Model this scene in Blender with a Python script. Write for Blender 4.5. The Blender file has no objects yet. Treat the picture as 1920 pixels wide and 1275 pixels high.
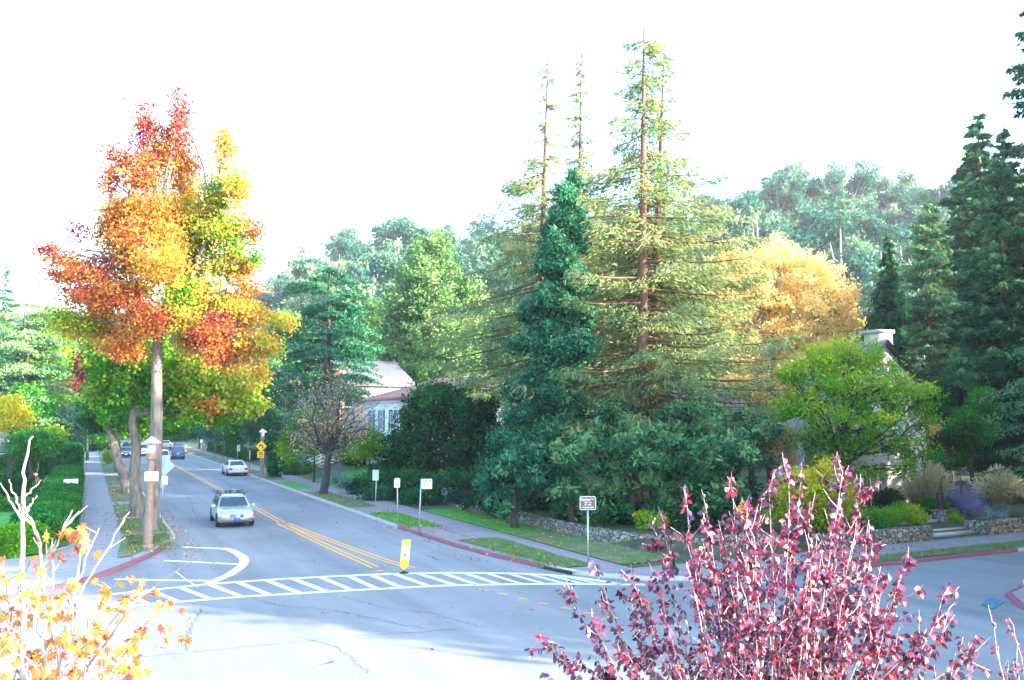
import bpy, math, random
import numpy as np
from mathutils import Vector, Matrix
rng = np.random.default_rng(7); random.seed(7)
C = bpy.context.scene.collection
R = math.radians
pi = math.pi
# ------------------------------------------------------------------ frame of reference
# world X = across the avenue, world Y = along the avenue, camera above the near corner
FPX, HC = 1600.0, 5.4
PIT = math.atan(147.5 / FPX); YAW = math.atan2(795, 1607)     # yaw to the right of the avenue
CY, SY = math.cos(YAW), math.sin(YAW)
def c2w(X, Y): return (X * CY + Y * SY, -X * SY + Y * CY)
def G(px, py, z=0.0):                      # where a sight line meets the level z
    cx = (px - 960) / FPX; cy = (637.5 - py) / FPX
    Y = math.cos(PIT) - cy * math.sin(PIT); Z = math.sin(PIT) + cy * math.cos(PIT)
    t = (z - HC) / Z
    a = c2w(cx * t, Y * t); return (a[0], a[1], z)
def P(px, py, D):                          # point at distance D along a sight line
    cx = (px - 960) / FPX; cy = (637.5 - py) / FPX
    Y = math.cos(PIT) - cy * math.sin(PIT); Z = math.sin(PIT) + cy * math.cos(PIT)
    t = D / Y; a = c2w(cx * t, D); return np.array((a[0], a[1], HC + Z * t))
def PS(D): return 1607.0 / D               # photo pixels per metre
# ------------------------------------------------------------------ terrain
def sm(x, a, b):
    x = np.clip((x - a) / (b - a), 0, 1); return x * x * (3 - 2 * x)
AX = np.array([-600, -200, 200, 420, 600, 850, 1100, 1350, 1560, 1920, 2600])
AZ = np.array([8, 12, 24, 29, 45, 51, 55, 57, 72, 66, 52.])
def tz(t, s):
    t = np.asarray(t, float); s = np.asarray(s, float)
    Y = t * SY + s * CY; X = t * CY - s * SY
    px = 960 + 1607 * X / np.maximum(Y, 1)
    amp = np.interp(px, AX, AZ)
    hill = amp * sm(Y, 120, 345) * (Y > 1)
    road = (1 - sm(np.abs(t - 9), 18, 70)); hill = hill * (1 - road * (1 - sm(s, 230, 420)))
    d = np.minimum(t - 17.45, s - 25.75)
    z = np.full(t.shape, -0.08)
    low = np.where(d > 2.7, 0.5 + 0.03 * np.clip(d - 2.7, 0, 25), 0.12)
    low2 = np.where(d > 0.75, 0.5 + 0.03 * np.clip(d, 0, 25), 0.12)
    low = np.where(t > 26.5, low2, low)
    lawn = 0.12 + 1.75 * sm(d, 0.2, 8) + 0.02 * np.clip(d, 0, 25)
    k = sm(s, 52, 55)
    z = np.where(d > 0, low * (1 - k) + lawn * k, z)
    z = np.where((t < -0.25) & (s > 38.5), 0.1, z)
    return z + hill
# ------------------------------------------------------------------ mesh building
class MB:
    def __init__(s): s.V = []; s.F = []; s.T = []; s.n = 0
    def add(s, v, f, tint=None):
        v = np.asarray(v, float); f = np.asarray(f, np.int64)
        s.V.append(v); s.F.append(f + s.n); s.n += len(v)
        s.T.append(np.full(len(f), 0.5) if tint is None else np.broadcast_to(np.asarray(tint, float), (len(f),)))
        return s
    def box(s, c, d, rz=0, tint=None):
        x, y, z = np.array(d) / 2
        v = np.array([[-x,-y,-z],[x,-y,-z],[x,y,-z],[-x,y,-z],[-x,-y,z],[x,-y,z],[x,y,z],[-x,y,z]])
        k, q = math.cos(rz), math.sin(rz)
        v = v @ np.array([[k, q, 0], [-q, k, 0], [0, 0, 1]]) + np.array(c)
        return s.add(v, [[0,3,2,1],[4,5,6,7],[0,1,5,4],[1,2,6,5],[2,3,7,6],[3,0,4,7]], tint)
    def tube(s, pts, rad, n=6, cap=True, tint=None):
        p = np.asarray(pts, float); m = len(p); r = np.broadcast_to(np.asarray(rad, float), (m,))
        d = np.gradient(p, axis=0); d /= np.linalg.norm(d, axis=1)[:, None] + 1e-9
        ref = np.array([1., 0.13, 0]) if abs(d[:, 2]).mean() > 0.6 else np.array([0.05, 0, 1.])
        a = np.cross(d, ref); a /= np.linalg.norm(a, axis=1)[:, None] + 1e-9; b = np.cross(d, a)
        th = np.arange(n) * 2 * pi / n
        v = p[:, None] + r[:, None, None] * (a[:, None] * np.cos(th)[None, :, None] + b[:, None] * np.sin(th)[None, :, None])
        v = v.reshape(-1, 3); i = np.arange(m - 1)[:, None] * n; j = np.arange(n)[None]; k = (j + 1) % n
        f = np.stack([i + j, i + k, i + n + k, i + n + j], -1).reshape(-1, 4)
        s.add(v, f, tint)
        if cap:
            o = s.n - m * n
            s.F.append(np.array([list(range(n))[::-1]]) + o); s.F.append(np.array([list(range(n))]) + o + (m - 1) * n)
            q = 0.5 if tint is None else float(np.mean(tint)); s.T += [np.array([q]), np.array([q])]
        return s
    def poly(s, pts, tint=None): return s.add(pts, [list(range(len(pts)))], tint)
    def lathe(s, c, prof, n=12):
        for (r0, z0), (r1, z1) in zip(prof[:-1], prof[1:]):
            th = np.arange(n) * 2 * pi / n; o = np.array(c)
            a = np.c_[np.cos(th) * r0, np.sin(th) * r0, np.full(n, z0)] + o
            b = np.c_[np.cos(th) * r1, np.sin(th) * r1, np.full(n, z1)] + o
            j = np.arange(n); k = (j + 1) % n
            s.add(np.r_[a, b], np.stack([j, k, k + n, j + n], -1))
        return s
    def build(s, name, mat, parent=None, base=None, smooth=False, label=None):
        me = bpy.data.meshes.new(name)
        V = np.concatenate(s.V)
        if base is None and parent is not None: base = parent.get('_b')
        if base is not None: V = V - np.array(base)
        ls = [f.ravel() for f in s.F]; lt = np.concatenate([np.full(len(f), f.shape[1]) for f in s.F])
        L = np.concatenate(ls); st = np.concatenate([[0], np.cumsum(lt)[:-1]])
        me.vertices.add(len(V)); me.vertices.foreach_set('co', V.astype(np.float32).ravel())
        me.loops.add(len(L)); me.loops.foreach_set('vertex_index', L.astype(np.int32))
        me.polygons.add(len(lt)); me.polygons.foreach_set('loop_start', st.astype(np.int32)); me.polygons.foreach_set('loop_total', lt.astype(np.int32))
        me.update(calc_edges=True)
        at = me.attributes.new('tint', 'FLOAT', 'FACE'); at.data.foreach_set('value', np.concatenate(s.T).astype(np.float32))
        if smooth: me.polygons.foreach_set('use_smooth', np.ones(len(lt), bool))
        me.materials.append(mat)
        o = bpy.data.objects.new(name, me); C.objects.link(o)
        if parent is not None: o.parent = parent
        elif base is not None: o.location = base
        if label: o['label'] = label
        return o
def tag(o, label, cat, group=None):
    o['label'] = label; o['category'] = cat
    if group: o['group'] = group
    return o
def thing(name, base, label, cat, group=None):
    o = bpy.data.objects.new(name, None); C.objects.link(o); o.location = [float(x) for x in base]; o.empty_display_size = .3
    o['_b'] = [float(x) for x in base]
    return tag(o, label, cat, group)
def struct(name, mb, mat, smooth=False, kind='structure'):
    o = mb.build(name, mat, smooth=smooth); o['kind'] = kind; return o
def copy_thing(r, loc, rz=0, sc=1.0, label=None, group=None):
    c = r.copy(); C.objects.link(c); c.location = [float(x) for x in loc]; c.rotation_euler = (0, 0, rz)
    c.scale = (sc, sc, sc) if not hasattr(sc, '__len__') else sc
    if label: c['label'] = label
    if group: c['group'] = group
    def rec(a, b):
        for ch in list(a.children):
            d = ch.copy(); C.objects.link(d); d.parent = b; rec(ch, d)
    rec(r, c); return c
# ------------------------------------------------------------------ materials
def newmat(name):
    m = bpy.data.materials.new(name); m.use_nodes = True; nt = m.node_tree; nt.nodes.clear()
    out = nt.nodes.new('ShaderNodeOutputMaterial'); return m, nt, out
def N(nt, t, **kw):
    n = nt.nodes.new(t)
    for k, v in kw.items():
        if k in n.inputs: n.inputs[k].default_value = v
        else: setattr(n, k, v)
    return n
def mat(name, col, rough=.7, metal=0, var=.12, sc=3., bump=.0, col2=None, spec=.4, detail=6, bsc=None, stretch=None, coat=0):
    m, nt, out = newmat(name); L = nt.links.new
    b = N(nt, 'ShaderNodeBsdfPrincipled', Roughness=rough, Metallic=metal); b.inputs['Specular IOR Level'].default_value = spec
    b.inputs['Coat Weight'].default_value = coat
    tc = N(nt, 'ShaderNodeTexCoord'); mp = N(nt, 'ShaderNodeMapping'); L(tc.outputs['Object'], mp.inputs[0])
    if stretch: mp.inputs['Scale'].default_value = stretch
    no = N(nt, 'ShaderNodeTexNoise', Scale=sc, Detail=detail, Roughness=.65); L(mp.outputs[0], no.inputs['Vector'])
    cr = N(nt, 'ShaderNodeValToRGB'); e = cr.color_ramp.elements
    c = np.array(col); c2 = np.array(col2) if col2 else c * (1 + var)
    c1 = c if col2 else c * (1 - var)
    e[0].position = .35; e[1].position = .65; e[0].color = (*c1, 1); e[1].color = (*np.clip(c2, 0, 1), 1)
    L(no.outputs['Fac'], cr.inputs[0]); L(cr.outputs[0], b.inputs['Base Color'])
    if bump:
        n2 = N(nt, 'ShaderNodeTexNoise', Scale=bsc or sc * 4, Detail=5); L(mp.outputs[0], n2.inputs['Vector'])
        bp = N(nt, 'ShaderNodeBump', Strength=bump, Distance=.05); L(n2.outputs['Fac'], bp.inputs['Height']); L(bp.outputs[0], b.inputs['Normal'])
    L(b.outputs[0], out.inputs[0]); return m
def leafmat(name, ramp, trans=.35, gloss=0.0):
    m, nt, out = newmat(name); L = nt.links.new
    at = N(nt, 'ShaderNodeAttribute', attribute_name='tint'); cr = N(nt, 'ShaderNodeValToRGB')
    e = cr.color_ramp.elements
    while len(e) < len(ramp): e.new(.5)
    for i, (p, c) in enumerate(ramp): e[i].position = p; e[i].color = (*c, 1)
    L(at.outputs['Fac'], cr.inputs[0])
    d = N(nt, 'ShaderNodeBsdfDiffuse'); t = N(nt, 'ShaderNodeBsdfTranslucent'); mx = N(nt, 'ShaderNodeMixShader'); mx.inputs[0].default_value = trans
    L(cr.outputs[0], d.inputs[0]); L(cr.outputs[0], t.inputs[0]); L(d.outputs[0], mx.inputs[1]); L(t.outputs[0], mx.inputs[2])
    last = mx
    if gloss:
        g = N(nt, 'ShaderNodeBsdfGlossy', Roughness=.42); m2 = N(nt, 'ShaderNodeMixShader'); m2.inputs[0].default_value = gloss
        L(mx.outputs[0], m2.inputs[1]); L(g.outputs[0], m2.inputs[2]); last = m2
    L(last.outputs[0], out.inputs[0]); return m
GR = lambda a, b, c: [(0, a), (.5, b), (1, c)]
M = dict(
 sweetgum=leafmat('sweetgum_leaf', [(0, (.20,.02,.06)), (.15, (.46,.07,.06)), (.35, (.60,.20,.05)), (.55, (.66,.42,.07)), (.75, (.40,.46,.05)), (.9, (.10,.30,.02)), (1, (.015,.20,.02))], .45),
 green=leafmat('green_leaf', GR((.004,.05,.015), (.03,.20,.03), (.16,.38,.03)), .35),
 dark=leafmat('dark_leaf', GR((.002,.020,.012), (.006,.065,.028), (.04,.18,.045)), .12),
 teal=leafmat('blue_green_needle', GR((.003,.04,.024), (.018,.13,.066), (.09,.28,.13)), .2),
 cedar=leafmat('cedar_needle', GR((.005,.06,.032), (.045,.18,.08), (.22,.36,.14)), .25),
 redwood=leafmat('redwood_needle', GR((.018,.085,.045), (.22,.31,.11), (.62,.52,.24)), .42),
 conif=leafmat('conifer_needle', GR((.003,.03,.014), (.018,.12,.05), (.15,.31,.11)), .22),
 pine=leafmat('pine_leaf', GR((.012,.09,.03), (.10,.24,.07), (.36,.44,.17)), .3),
 euc=leafmat('eucalyptus_leaf', GR((.014,.08,.07), (.06,.18,.12), (.26,.36,.17)), .3),  # pale bluish ramp: part of the hill haze is put into this colour
 orange=leafmat('orange_leaf', GR((.74,.38,.10), (.88,.66,.24), (.90,.82,.42)), .5),
 ygreen=leafmat('yellow_green_leaf', GR((.015,.17,.012), (.14,.36,.02), (.55,.55,.04)), .4),
 yellow=leafmat('yellow_leaf', GR((.14,.26,.02), (.55,.50,.03), (.78,.62,.05)), .45),
 maple=leafmat('maple_leaf', [(0, (.22,.03,.025)), (.3, (.38,.075,.022)), (.6, (.46,.17,.025)), (1, (.52,.31,.05))], .4, .03),
 plum=leafmat('plum_leaf', [(0, (.035,.010,.05)), (.35, (.16,.012,.06)), (.65, (.46,.025,.07)), (1, (.62,.06,.10))], .25, .09),
 hedge=leafmat('hedge_leaf', GR((.002,.045,.014), (.015,.15,.03), (.10,.33,.03)), .2),
 straw=leafmat('straw_blade', GR((.20,.20,.06), (.48,.38,.18), (.66,.54,.32)), .3),
 lav=leafmat('lavender_spike', GR((.10,.20,.14), (.24,.26,.34), (.30,.22,.52)), .3),
 grey=leafmat('silver_leaf', GR((.06,.15,.13), (.16,.28,.25), (.30,.42,.36)), .2),
 litter=leafmat('fallen_leaf', [(0, (.30,.05,.02)), (.5, (.50,.20,.03)), (1, (.60,.42,.08))], .1),
 blade=leafmat('grass_blade', GR((.03,.13,.015), (.07,.22,.02), (.22,.30,.05)), .3),
 barkg=mat('grey_bark', (.075,.068,.058), .9, col2=(.20,.175,.145), sc=5, bump=.6, stretch=(1,1,.25)),
 barkr=mat('red_brown_bark', (.16,.085,.055), .9, var=.35, sc=5, bump=.7, stretch=(1,1,.15)),
 barkd=mat('dark_bark', (.04,.035,.03), .9, var=.3, sc=6, bump=.6, stretch=(1,1,.25)),
 barkp=mat('pale_twig_bark', (.33,.28,.25), .6, var=.22, sc=14, bump=.2),
 barkm=mat('twig_grey', (.20,.18,.16), .8, var=.25, sc=8),
 concrete=mat('pale_concrete', (.36,.35,.33), .85, var=.12, sc=2.2, bump=.15, bsc=40),
 stone=None,
 red_paint=mat('red_kerb_paint', (.24,.05,.075), .7, sc=3, col2=(.16,.08,.09)),
 white_paint=mat('white_road_paint', (.72,.72,.70), .7, col2=(.55,.56,.56), sc=7),
 yellow_paint=mat('yellow_road_paint', (.72,.32,.04), .7, var=.15, sc=9),
 soil=mat('garden_soil', (.05,.04,.028), .95, var=.4, sc=3, bump=.5),
 grass=mat('lawn_green', (.03,.20,.02), .95, col2=(.08,.32,.03), sc=1.4, bump=.6, bsc=30),
 drygrass=mat('parkway_grass', (.04,.14,.03), .95, col2=(.17,.17,.09), sc=1.1, bump=.6, bsc=30),
 steel=mat('galvanised_steel', (.38,.41,.43), .45, .6, var=.1, sc=9),
 dsteel=mat('dark_iron', (.02,.022,.025), .5, .5, var=.1),
 signw=mat('sign_white', (.72,.73,.72), .4, var=.03), signt=mat('sign_back_pale', (.35,.55,.56), .4, .2, var=.05),
 signy=mat('sign_yellow', (.85,.50,.01), .4, var=.03), signo=mat('sign_orange', (.80,.33,.02), .4, var=.03), signl=mat('sign_lime', (.80,.88,.03), .4, var=.03),
 brown=mat('sign_brown', (.16,.085,.075), .5, var=.08), black=mat('sign_black', (.015,.015,.015), .5, var=.05),
 redp=mat('sign_red', (.65,.04,.06), .5, var=.05), notice=mat('notice_paper', (.78,.66,.56), .7, var=.05),
 stucco=mat('white_stucco', (.62,.62,.60), .9, var=.07, sc=1.5, bump=.2, bsc=30), stuccog=mat('grey_stucco', (.45,.42,.38), .9, var=.12, sc=1.2, bump=.25, bsc=25),
 stuccop=mat('pink_stucco', (.42,.38,.37), .9, var=.08, sc=1.2, bump=.2, bsc=25),
 trim=mat('white_trim', (.7,.7,.68), .6, var=.04), shutter=mat('grey_shutter', (.10,.12,.14), .6, var=.1),
 glass=mat('window_glass', (.03,.045,.05), .08, var=.3, spec=.8, sc=.8), slate=mat('slate_roof', (.13,.13,.14), .8, var=.25, sc=5, bump=.4),
 wood=mat('weathered_wood', (.22,.17,.13), .8, var=.25, sc=6, stretch=(1,1,.1), bump=.3),
 lamp_paint=mat('lamp_post_paint', (.22,.155,.115), .7, var=.22, sc=6, bump=.2), lamp_cap=mat('lamp_cap_paint', (.36,.29,.27), .6, var=.1), lglass=mat('lantern_glass', (.45,.50,.52), .2, var=.1, spec=.6),
 tyre=mat('tyre_rubber', (.018,.018,.018), .85, var=.1), rim=mat('wheel_rim', (.40,.42,.44), .35, .7, var=.05), cglass=mat('car_glass', (.015,.035,.045), .05, var=.2, spec=.9),
 chrome=mat('chrome', (.6,.62,.64), .2, .9, var=.04), dplastic=mat('dark_plastic', (.03,.035,.04), .6, var=.1), grille=mat('grille_metal', (.22,.24,.26), .35, .6, var=.1),
 amber=mat('amber_lens', (.75,.25,.02), .2, var=.05), redlens=mat('red_lens', (.50,.02,.03), .2, var=.05), clearlens=mat('clear_lens', (.6,.63,.66), .12, var=.1, spec=.8), blueplate=mat('blue_number_plate', (.03,.10,.55), .5, var=.05),
 body_ice=mat('ice_blue_car_paint', (.36,.45,.48), .28, .25, var=.02, coat=.6), body_white=mat('white_car_paint', (.62,.62,.60), .3, var=.02, coat=.6),
 body_blue=mat('blue_car_paint', (.05,.11,.22), .3, .3, var=.03, coat=.6), body_grey=mat('grey_blue_car_paint', (.10,.16,.20), .3, .3, var=.03, coat=.6), body_dark=mat('dark_car_paint', (.02,.03,.035), .3, .2, var=.03, coat=.6),
 mailw=mat('mailbox_white', (.68,.72,.74), .4, var=.05), bluepaint=mat('blue_ramp_paint', (.05,.14,.22), .7, var=.2, sc=5), rose=mat('rose_petal', (.65,.28,.20), .7, var=.2),
)
def special():
    # asphalt: fine grain, worn patches, wheel tracks, wandering cracks
    m, nt, out = newmat('asphalt'); L = nt.links.new
    b = N(nt, 'ShaderNodeBsdfPrincipled', Roughness=.88); b.inputs['Specular IOR Level'].default_value = .3
    tc = N(nt, 'ShaderNodeTexCoord'); o = tc.outputs['Object']
    n1 = N(nt, 'ShaderNodeTexNoise', Scale=.16, Detail=7, Roughness=.6); L(o, n1.inputs['Vector'])
    mp = N(nt, 'ShaderNodeMapping'); mp.inputs['Scale'].default_value = (1.1, .05, 1); L(o, mp.inputs[0])
    n2 = N(nt, 'ShaderNodeTexNoise', Scale=.8, Detail=4); L(mp.outputs[0], n2.inputs['Vector'])
    n3 = N(nt, 'ShaderNodeTexNoise', Scale=28, Detail=4, Roughness=.8); L(o, n3.inputs['Vector'])
    a = N(nt, 'ShaderNodeMath', operation='ADD'); L(n1.outputs['Fac'], a.inputs[0]); L(n2.outputs['Fac'], a.inputs[1])
    a2 = N(nt, 'ShaderNodeMath', operation='MULTIPLY_ADD'); L(n3.outputs['Fac'], a2.inputs[0]); a2.inputs[1].default_value = .55; L(a.outputs[0], a2.inputs[2])
    cr = N(nt, 'ShaderNodeValToRGB'); e = cr.color_ramp.elements; e[0].position = .0; e[1].position = 1.; e[0].color = (.135,.146,.146,1); e[1].color = (.25,.262,.258,1)
    mr = N(nt, 'ShaderNodeMapRange'); mr.inputs[1].default_value = .95; mr.inputs[2].default_value = 1.65; L(a2.outputs[0], mr.inputs[0]); L(mr.outputs[0], cr.inputs[0])
    nd = N(nt, 'ShaderNodeTexNoise', Scale=.7, Detail=4); L(o, nd.inputs['Vector'])
    av = N(nt, 'ShaderNodeVectorMath', operation='MULTIPLY_ADD'); L(nd.outputs['Color'], av.inputs[0]); av.inputs[1].default_value = (2.2, 2.2, 0); L(o, av.inputs[2])
    vo = N(nt, 'ShaderNodeTexVoronoi', feature='DISTANCE_TO_EDGE', Scale=.085); L(av.outputs[0], vo.inputs['Vector'])
    lt = N(nt, 'ShaderNodeMapRange'); lt.inputs[1].default_value = .0006; lt.inputs[2].default_value = .0016; L(vo.outputs['Distance'], lt.inputs[0])
    mk = N(nt, 'ShaderNodeMapRange'); mk.inputs[1].default_value = .40; mk.inputs[2].default_value = .46; L(n1.outputs['Fac'], mk.inputs[0])
    mxm = N(nt, 'ShaderNodeMath', operation='MAXIMUM'); L(lt.outputs[0], mxm.inputs[0]); L(mk.outputs[0], mxm.inputs[1])
    mx = N(nt, 'ShaderNodeMix', data_type='RGBA'); mx.inputs[6].default_value = (.04,.045,.045,1); L(mxm.outputs[0], mx.inputs[0]); L(cr.outputs[0], mx.inputs[7])
    L(mx.outputs[2], b.inputs['Base Color'])
    bp = N(nt, 'ShaderNodeBump', Strength=.25, Distance=.02); L(n3.outputs['Fac'], bp.inputs['Height']); L(bp.outputs[0], b.inputs['Normal'])
    L(b.outputs[0], out.inputs[0]); M['asphalt'] = m
    # concrete walks with joints every 1.5 m
    def walk(name, c1, c2):
        m, nt, out = newmat(name); L = nt.links.new
        b = N(nt, 'ShaderNodeBsdfPrincipled', Roughness=.88); tc = N(nt, 'ShaderNodeTexCoord'); o = tc.outputs['Object']
        n1 = N(nt, 'ShaderNodeTexNoise', Scale=.9, Detail=8, Roughness=.7); L(o, n1.inputs['Vector'])
        cr = N(nt, 'ShaderNodeValToRGB'); e = cr.color_ramp.elements; e[0].position = .3; e[1].position = .7; e[0].color = (*c1, 1); e[1].color = (*c2, 1); L(n1.outputs['Fac'], cr.inputs[0])
        sx = N(nt, 'ShaderNodeSeparateXYZ'); L(o, sx.inputs[0]); prev = None
        for ax, per in (('X', 1.72), ('Y', 1.5)):
            pp = N(nt, 'ShaderNodeMath', operation='PINGPONG'); L(sx.outputs[ax], pp.inputs[0]); pp.inputs[1].default_value = per / 2
            lt = N(nt, 'ShaderNodeMath', operation='LESS_THAN'); L(pp.outputs[0], lt.inputs[0]); lt.inputs[1].default_value = .022
            if prev: q = N(nt, 'ShaderNodeMath', operation='MAXIMUM'); L(prev, q.inputs[0]); L(lt.outputs[0], q.inputs[1]); prev = q.outputs[0]
            else: prev = lt.outputs[0]
        mx = N(nt, 'ShaderNodeMix', data_type='RGBA'); L(prev, mx.inputs[0]); L(cr.outputs[0], mx.inputs[6]); mx.inputs[7].default_value = (*[q * .5 for q in c1], 1)
        L(mx.outputs[2], b.inputs['Base Color']); L(b.outputs[0], out.inputs[0]); return m
    M['walk'] = walk('grey_sidewalk_concrete', (.19,.195,.20), (.26,.265,.265)); M['walkp'] = walk('pinkish_sidewalk_concrete', (.19,.165,.17), (.26,.235,.235))
    # rubble stone
    m, nt, out = newmat('rubble_stone'); L = nt.links.new
    b = N(nt, 'ShaderNodeBsdfPrincipled', Roughness=.9); tc = N(nt, 'ShaderNodeTexCoord'); o = tc.outputs['Object']
    vo = N(nt, 'ShaderNodeTexVoronoi', Scale=5.5); ve = N(nt, 'ShaderNodeTexVoronoi', feature='DISTANCE_TO_EDGE', Scale=5.5); L(o, vo.inputs['Vector']); L(o, ve.inputs['Vector'])
    sp = N(nt, 'ShaderNodeSeparateColor'); L(vo.outputs['Color'], sp.inputs[0])
    cr = N(nt, 'ShaderNodeValToRGB'); e = cr.color_ramp.elements; e[0].color = (.10,.11,.11,1); e[1].color = (.36,.31,.23,1); L(sp.outputs[0], cr.inputs[0])
    lt = N(nt, 'ShaderNodeMapRange'); lt.inputs[1].default_value = .02; lt.inputs[2].default_value = .10; L(ve.outputs['Distance'], lt.inputs[0])
    mx = N(nt, 'ShaderNodeMix', data_type='RGBA'); mx.inputs[6].default_value = (.04,.045,.04,1); L(lt.outputs[0], mx.inputs[0]); L(cr.outputs[0], mx.inputs[7]); L(mx.outputs[2], b.inputs['Base Color'])
    bp = N(nt, 'ShaderNodeBump', Strength=1., Distance=.08); L(lt.outputs[0], bp.inputs['Height']); L(bp.outputs[0], b.inputs['Normal']); L(b.outputs[0], out.inputs[0]); M['stone'] = m
    # brick and clay tile
    for nm, c1, c2, mo, sc, w, h in (('brick', (.36,.13,.08), (.26,.09,.06), (.4,.36,.32), 1, .24, .08), ('tile', (.42,.17,.12), (.28,.11,.09), (.12,.05,.04), 1, .26, .35)):
        m, nt, out = newmat(nm); L = nt.links.new; b = N(nt, 'ShaderNodeBsdfPrincipled', Roughness=.85); tc = N(nt, 'ShaderNodeTexCoord')
        mp = N(nt, 'ShaderNodeMapping'); mp.inputs['Rotation'].default_value = (R(90), 0, R(45)) if nm == 'brick' else (0, 0, 0); L(tc.outputs['Object'], mp.inputs[0])
        bt = N(nt, 'ShaderNodeTexBrick', Scale=sc); bt.inputs['Color1'].default_value = (*c1, 1); bt.inputs['Color2'].default_value = (*c2, 1); bt.inputs['Mortar'].default_value = (*mo, 1)
        bt.inputs['Brick Width'].default_value = w; bt.inputs['Row Height'].default_value = h; bt.inputs['Mortar Size'].default_value = .012 if nm == 'brick' else .03
        L(mp.outputs[0], bt.inputs['Vector']); L(bt.outputs['Color'], b.inputs['Base Color']); L(b.outputs[0], out.inputs[0]); M[nm] = m
    # terrain: grass, brush and bare earth mixed
    m, nt, out = newmat('ground_cover'); L = nt.links.new; b = N(nt, 'ShaderNodeBsdfPrincipled', Roughness=.95); tc = N(nt, 'ShaderNodeTexCoord')
    n1 = N(nt, 'ShaderNodeTexNoise', Scale=.5, Detail=9, Roughness=.7); L(tc.outputs['Object'], n1.inputs['Vector'])
    cr = N(nt, 'ShaderNodeValToRGB'); e = cr.color_ramp.elements; e.new(.5)
    for i, (p, c) in enumerate([(.35, (.03,.025,.018)), (.5, (.03,.075,.02)), (.68, (.09,.10,.04))]): e[i].position = p; e[i].color = (*c, 1)
    L(n1.outputs['Fac'], cr.inputs[0]); L(cr.outputs[0], b.inputs['Base Color']); L(b.outputs[0], out.inputs[0]); M['ground'] = m
special()
# ------------------------------------------------------------------ foliage engine
def unit(v): return v / (np.linalg.norm(v, axis=1)[:, None] + 1e-9)
def leaves(mb, Cn, L, W, tint, ax=None, up=.35, jl=.3):
    n = len(Cn)
    if n == 0: return
    A = unit(rng.normal(size=(n, 3)) + (0 if ax is None else ax)); U = unit(rng.normal(size=(n, 3)) + np.array([0, 0, up]))
    B = unit(np.cross(A, U)); l = (L * (1 + rng.uniform(-jl, jl, n)))[:, None] / 2; w = (W * (1 + rng.uniform(-jl, jl, n)))[:, None] / 2
    v = np.stack([Cn - A * l, Cn + B * w, Cn + A * l, Cn - B * w], 1).reshape(-1, 3)
    f = np.arange(n * 4).reshape(n, 4); mb.add(v, f, np.clip(tint, 0, 1))
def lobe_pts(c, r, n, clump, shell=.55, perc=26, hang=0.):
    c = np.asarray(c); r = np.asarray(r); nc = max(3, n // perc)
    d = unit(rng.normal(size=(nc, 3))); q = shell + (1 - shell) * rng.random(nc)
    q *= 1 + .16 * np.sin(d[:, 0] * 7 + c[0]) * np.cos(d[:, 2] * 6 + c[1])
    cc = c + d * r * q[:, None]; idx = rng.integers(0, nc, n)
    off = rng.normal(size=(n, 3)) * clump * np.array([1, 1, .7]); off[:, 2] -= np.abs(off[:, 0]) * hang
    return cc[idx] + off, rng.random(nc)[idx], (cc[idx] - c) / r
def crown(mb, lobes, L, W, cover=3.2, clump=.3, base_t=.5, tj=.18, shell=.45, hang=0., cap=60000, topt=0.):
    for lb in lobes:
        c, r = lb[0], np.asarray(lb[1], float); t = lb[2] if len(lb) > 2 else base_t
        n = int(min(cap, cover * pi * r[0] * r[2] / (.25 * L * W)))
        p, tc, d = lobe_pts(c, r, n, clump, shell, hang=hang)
        leaves(mb, p, L, W, t + (tc - .5) * tj * 2 + rng.normal(size=n) * tj * .4 + topt * d[:, 2])  # topt: lobe tops paler than undersides, mostly painted light from above
def L4(px, py, D, rx, ry, t=.5, dD=0., dep=None):
    s = PS(D + dD); r = rx / s
    return (P(px, py, D + dD), (r, (dep if dep else r), ry / s), t)
def limb(mb, a, b, r0, r1, n=6, wob=.08, seg=6, up=.15, sides=6):
    a = np.asarray(a, float); b = np.asarray(b, float); t = np.linspace(0, 1, seg)[:, None]; ln = np.linalg.norm(b - a)
    p = a + (b - a) * t; p[:, 2] += np.sin(t[:, 0] * pi) * up * ln * .3
    w = rng.normal(size=(seg, 3)) * wob * ln * .3; w[0] = w[-1] = 0; p += w
    mb.tube(p, np.linspace(r0, r1, seg), sides, cap=False); return p
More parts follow.
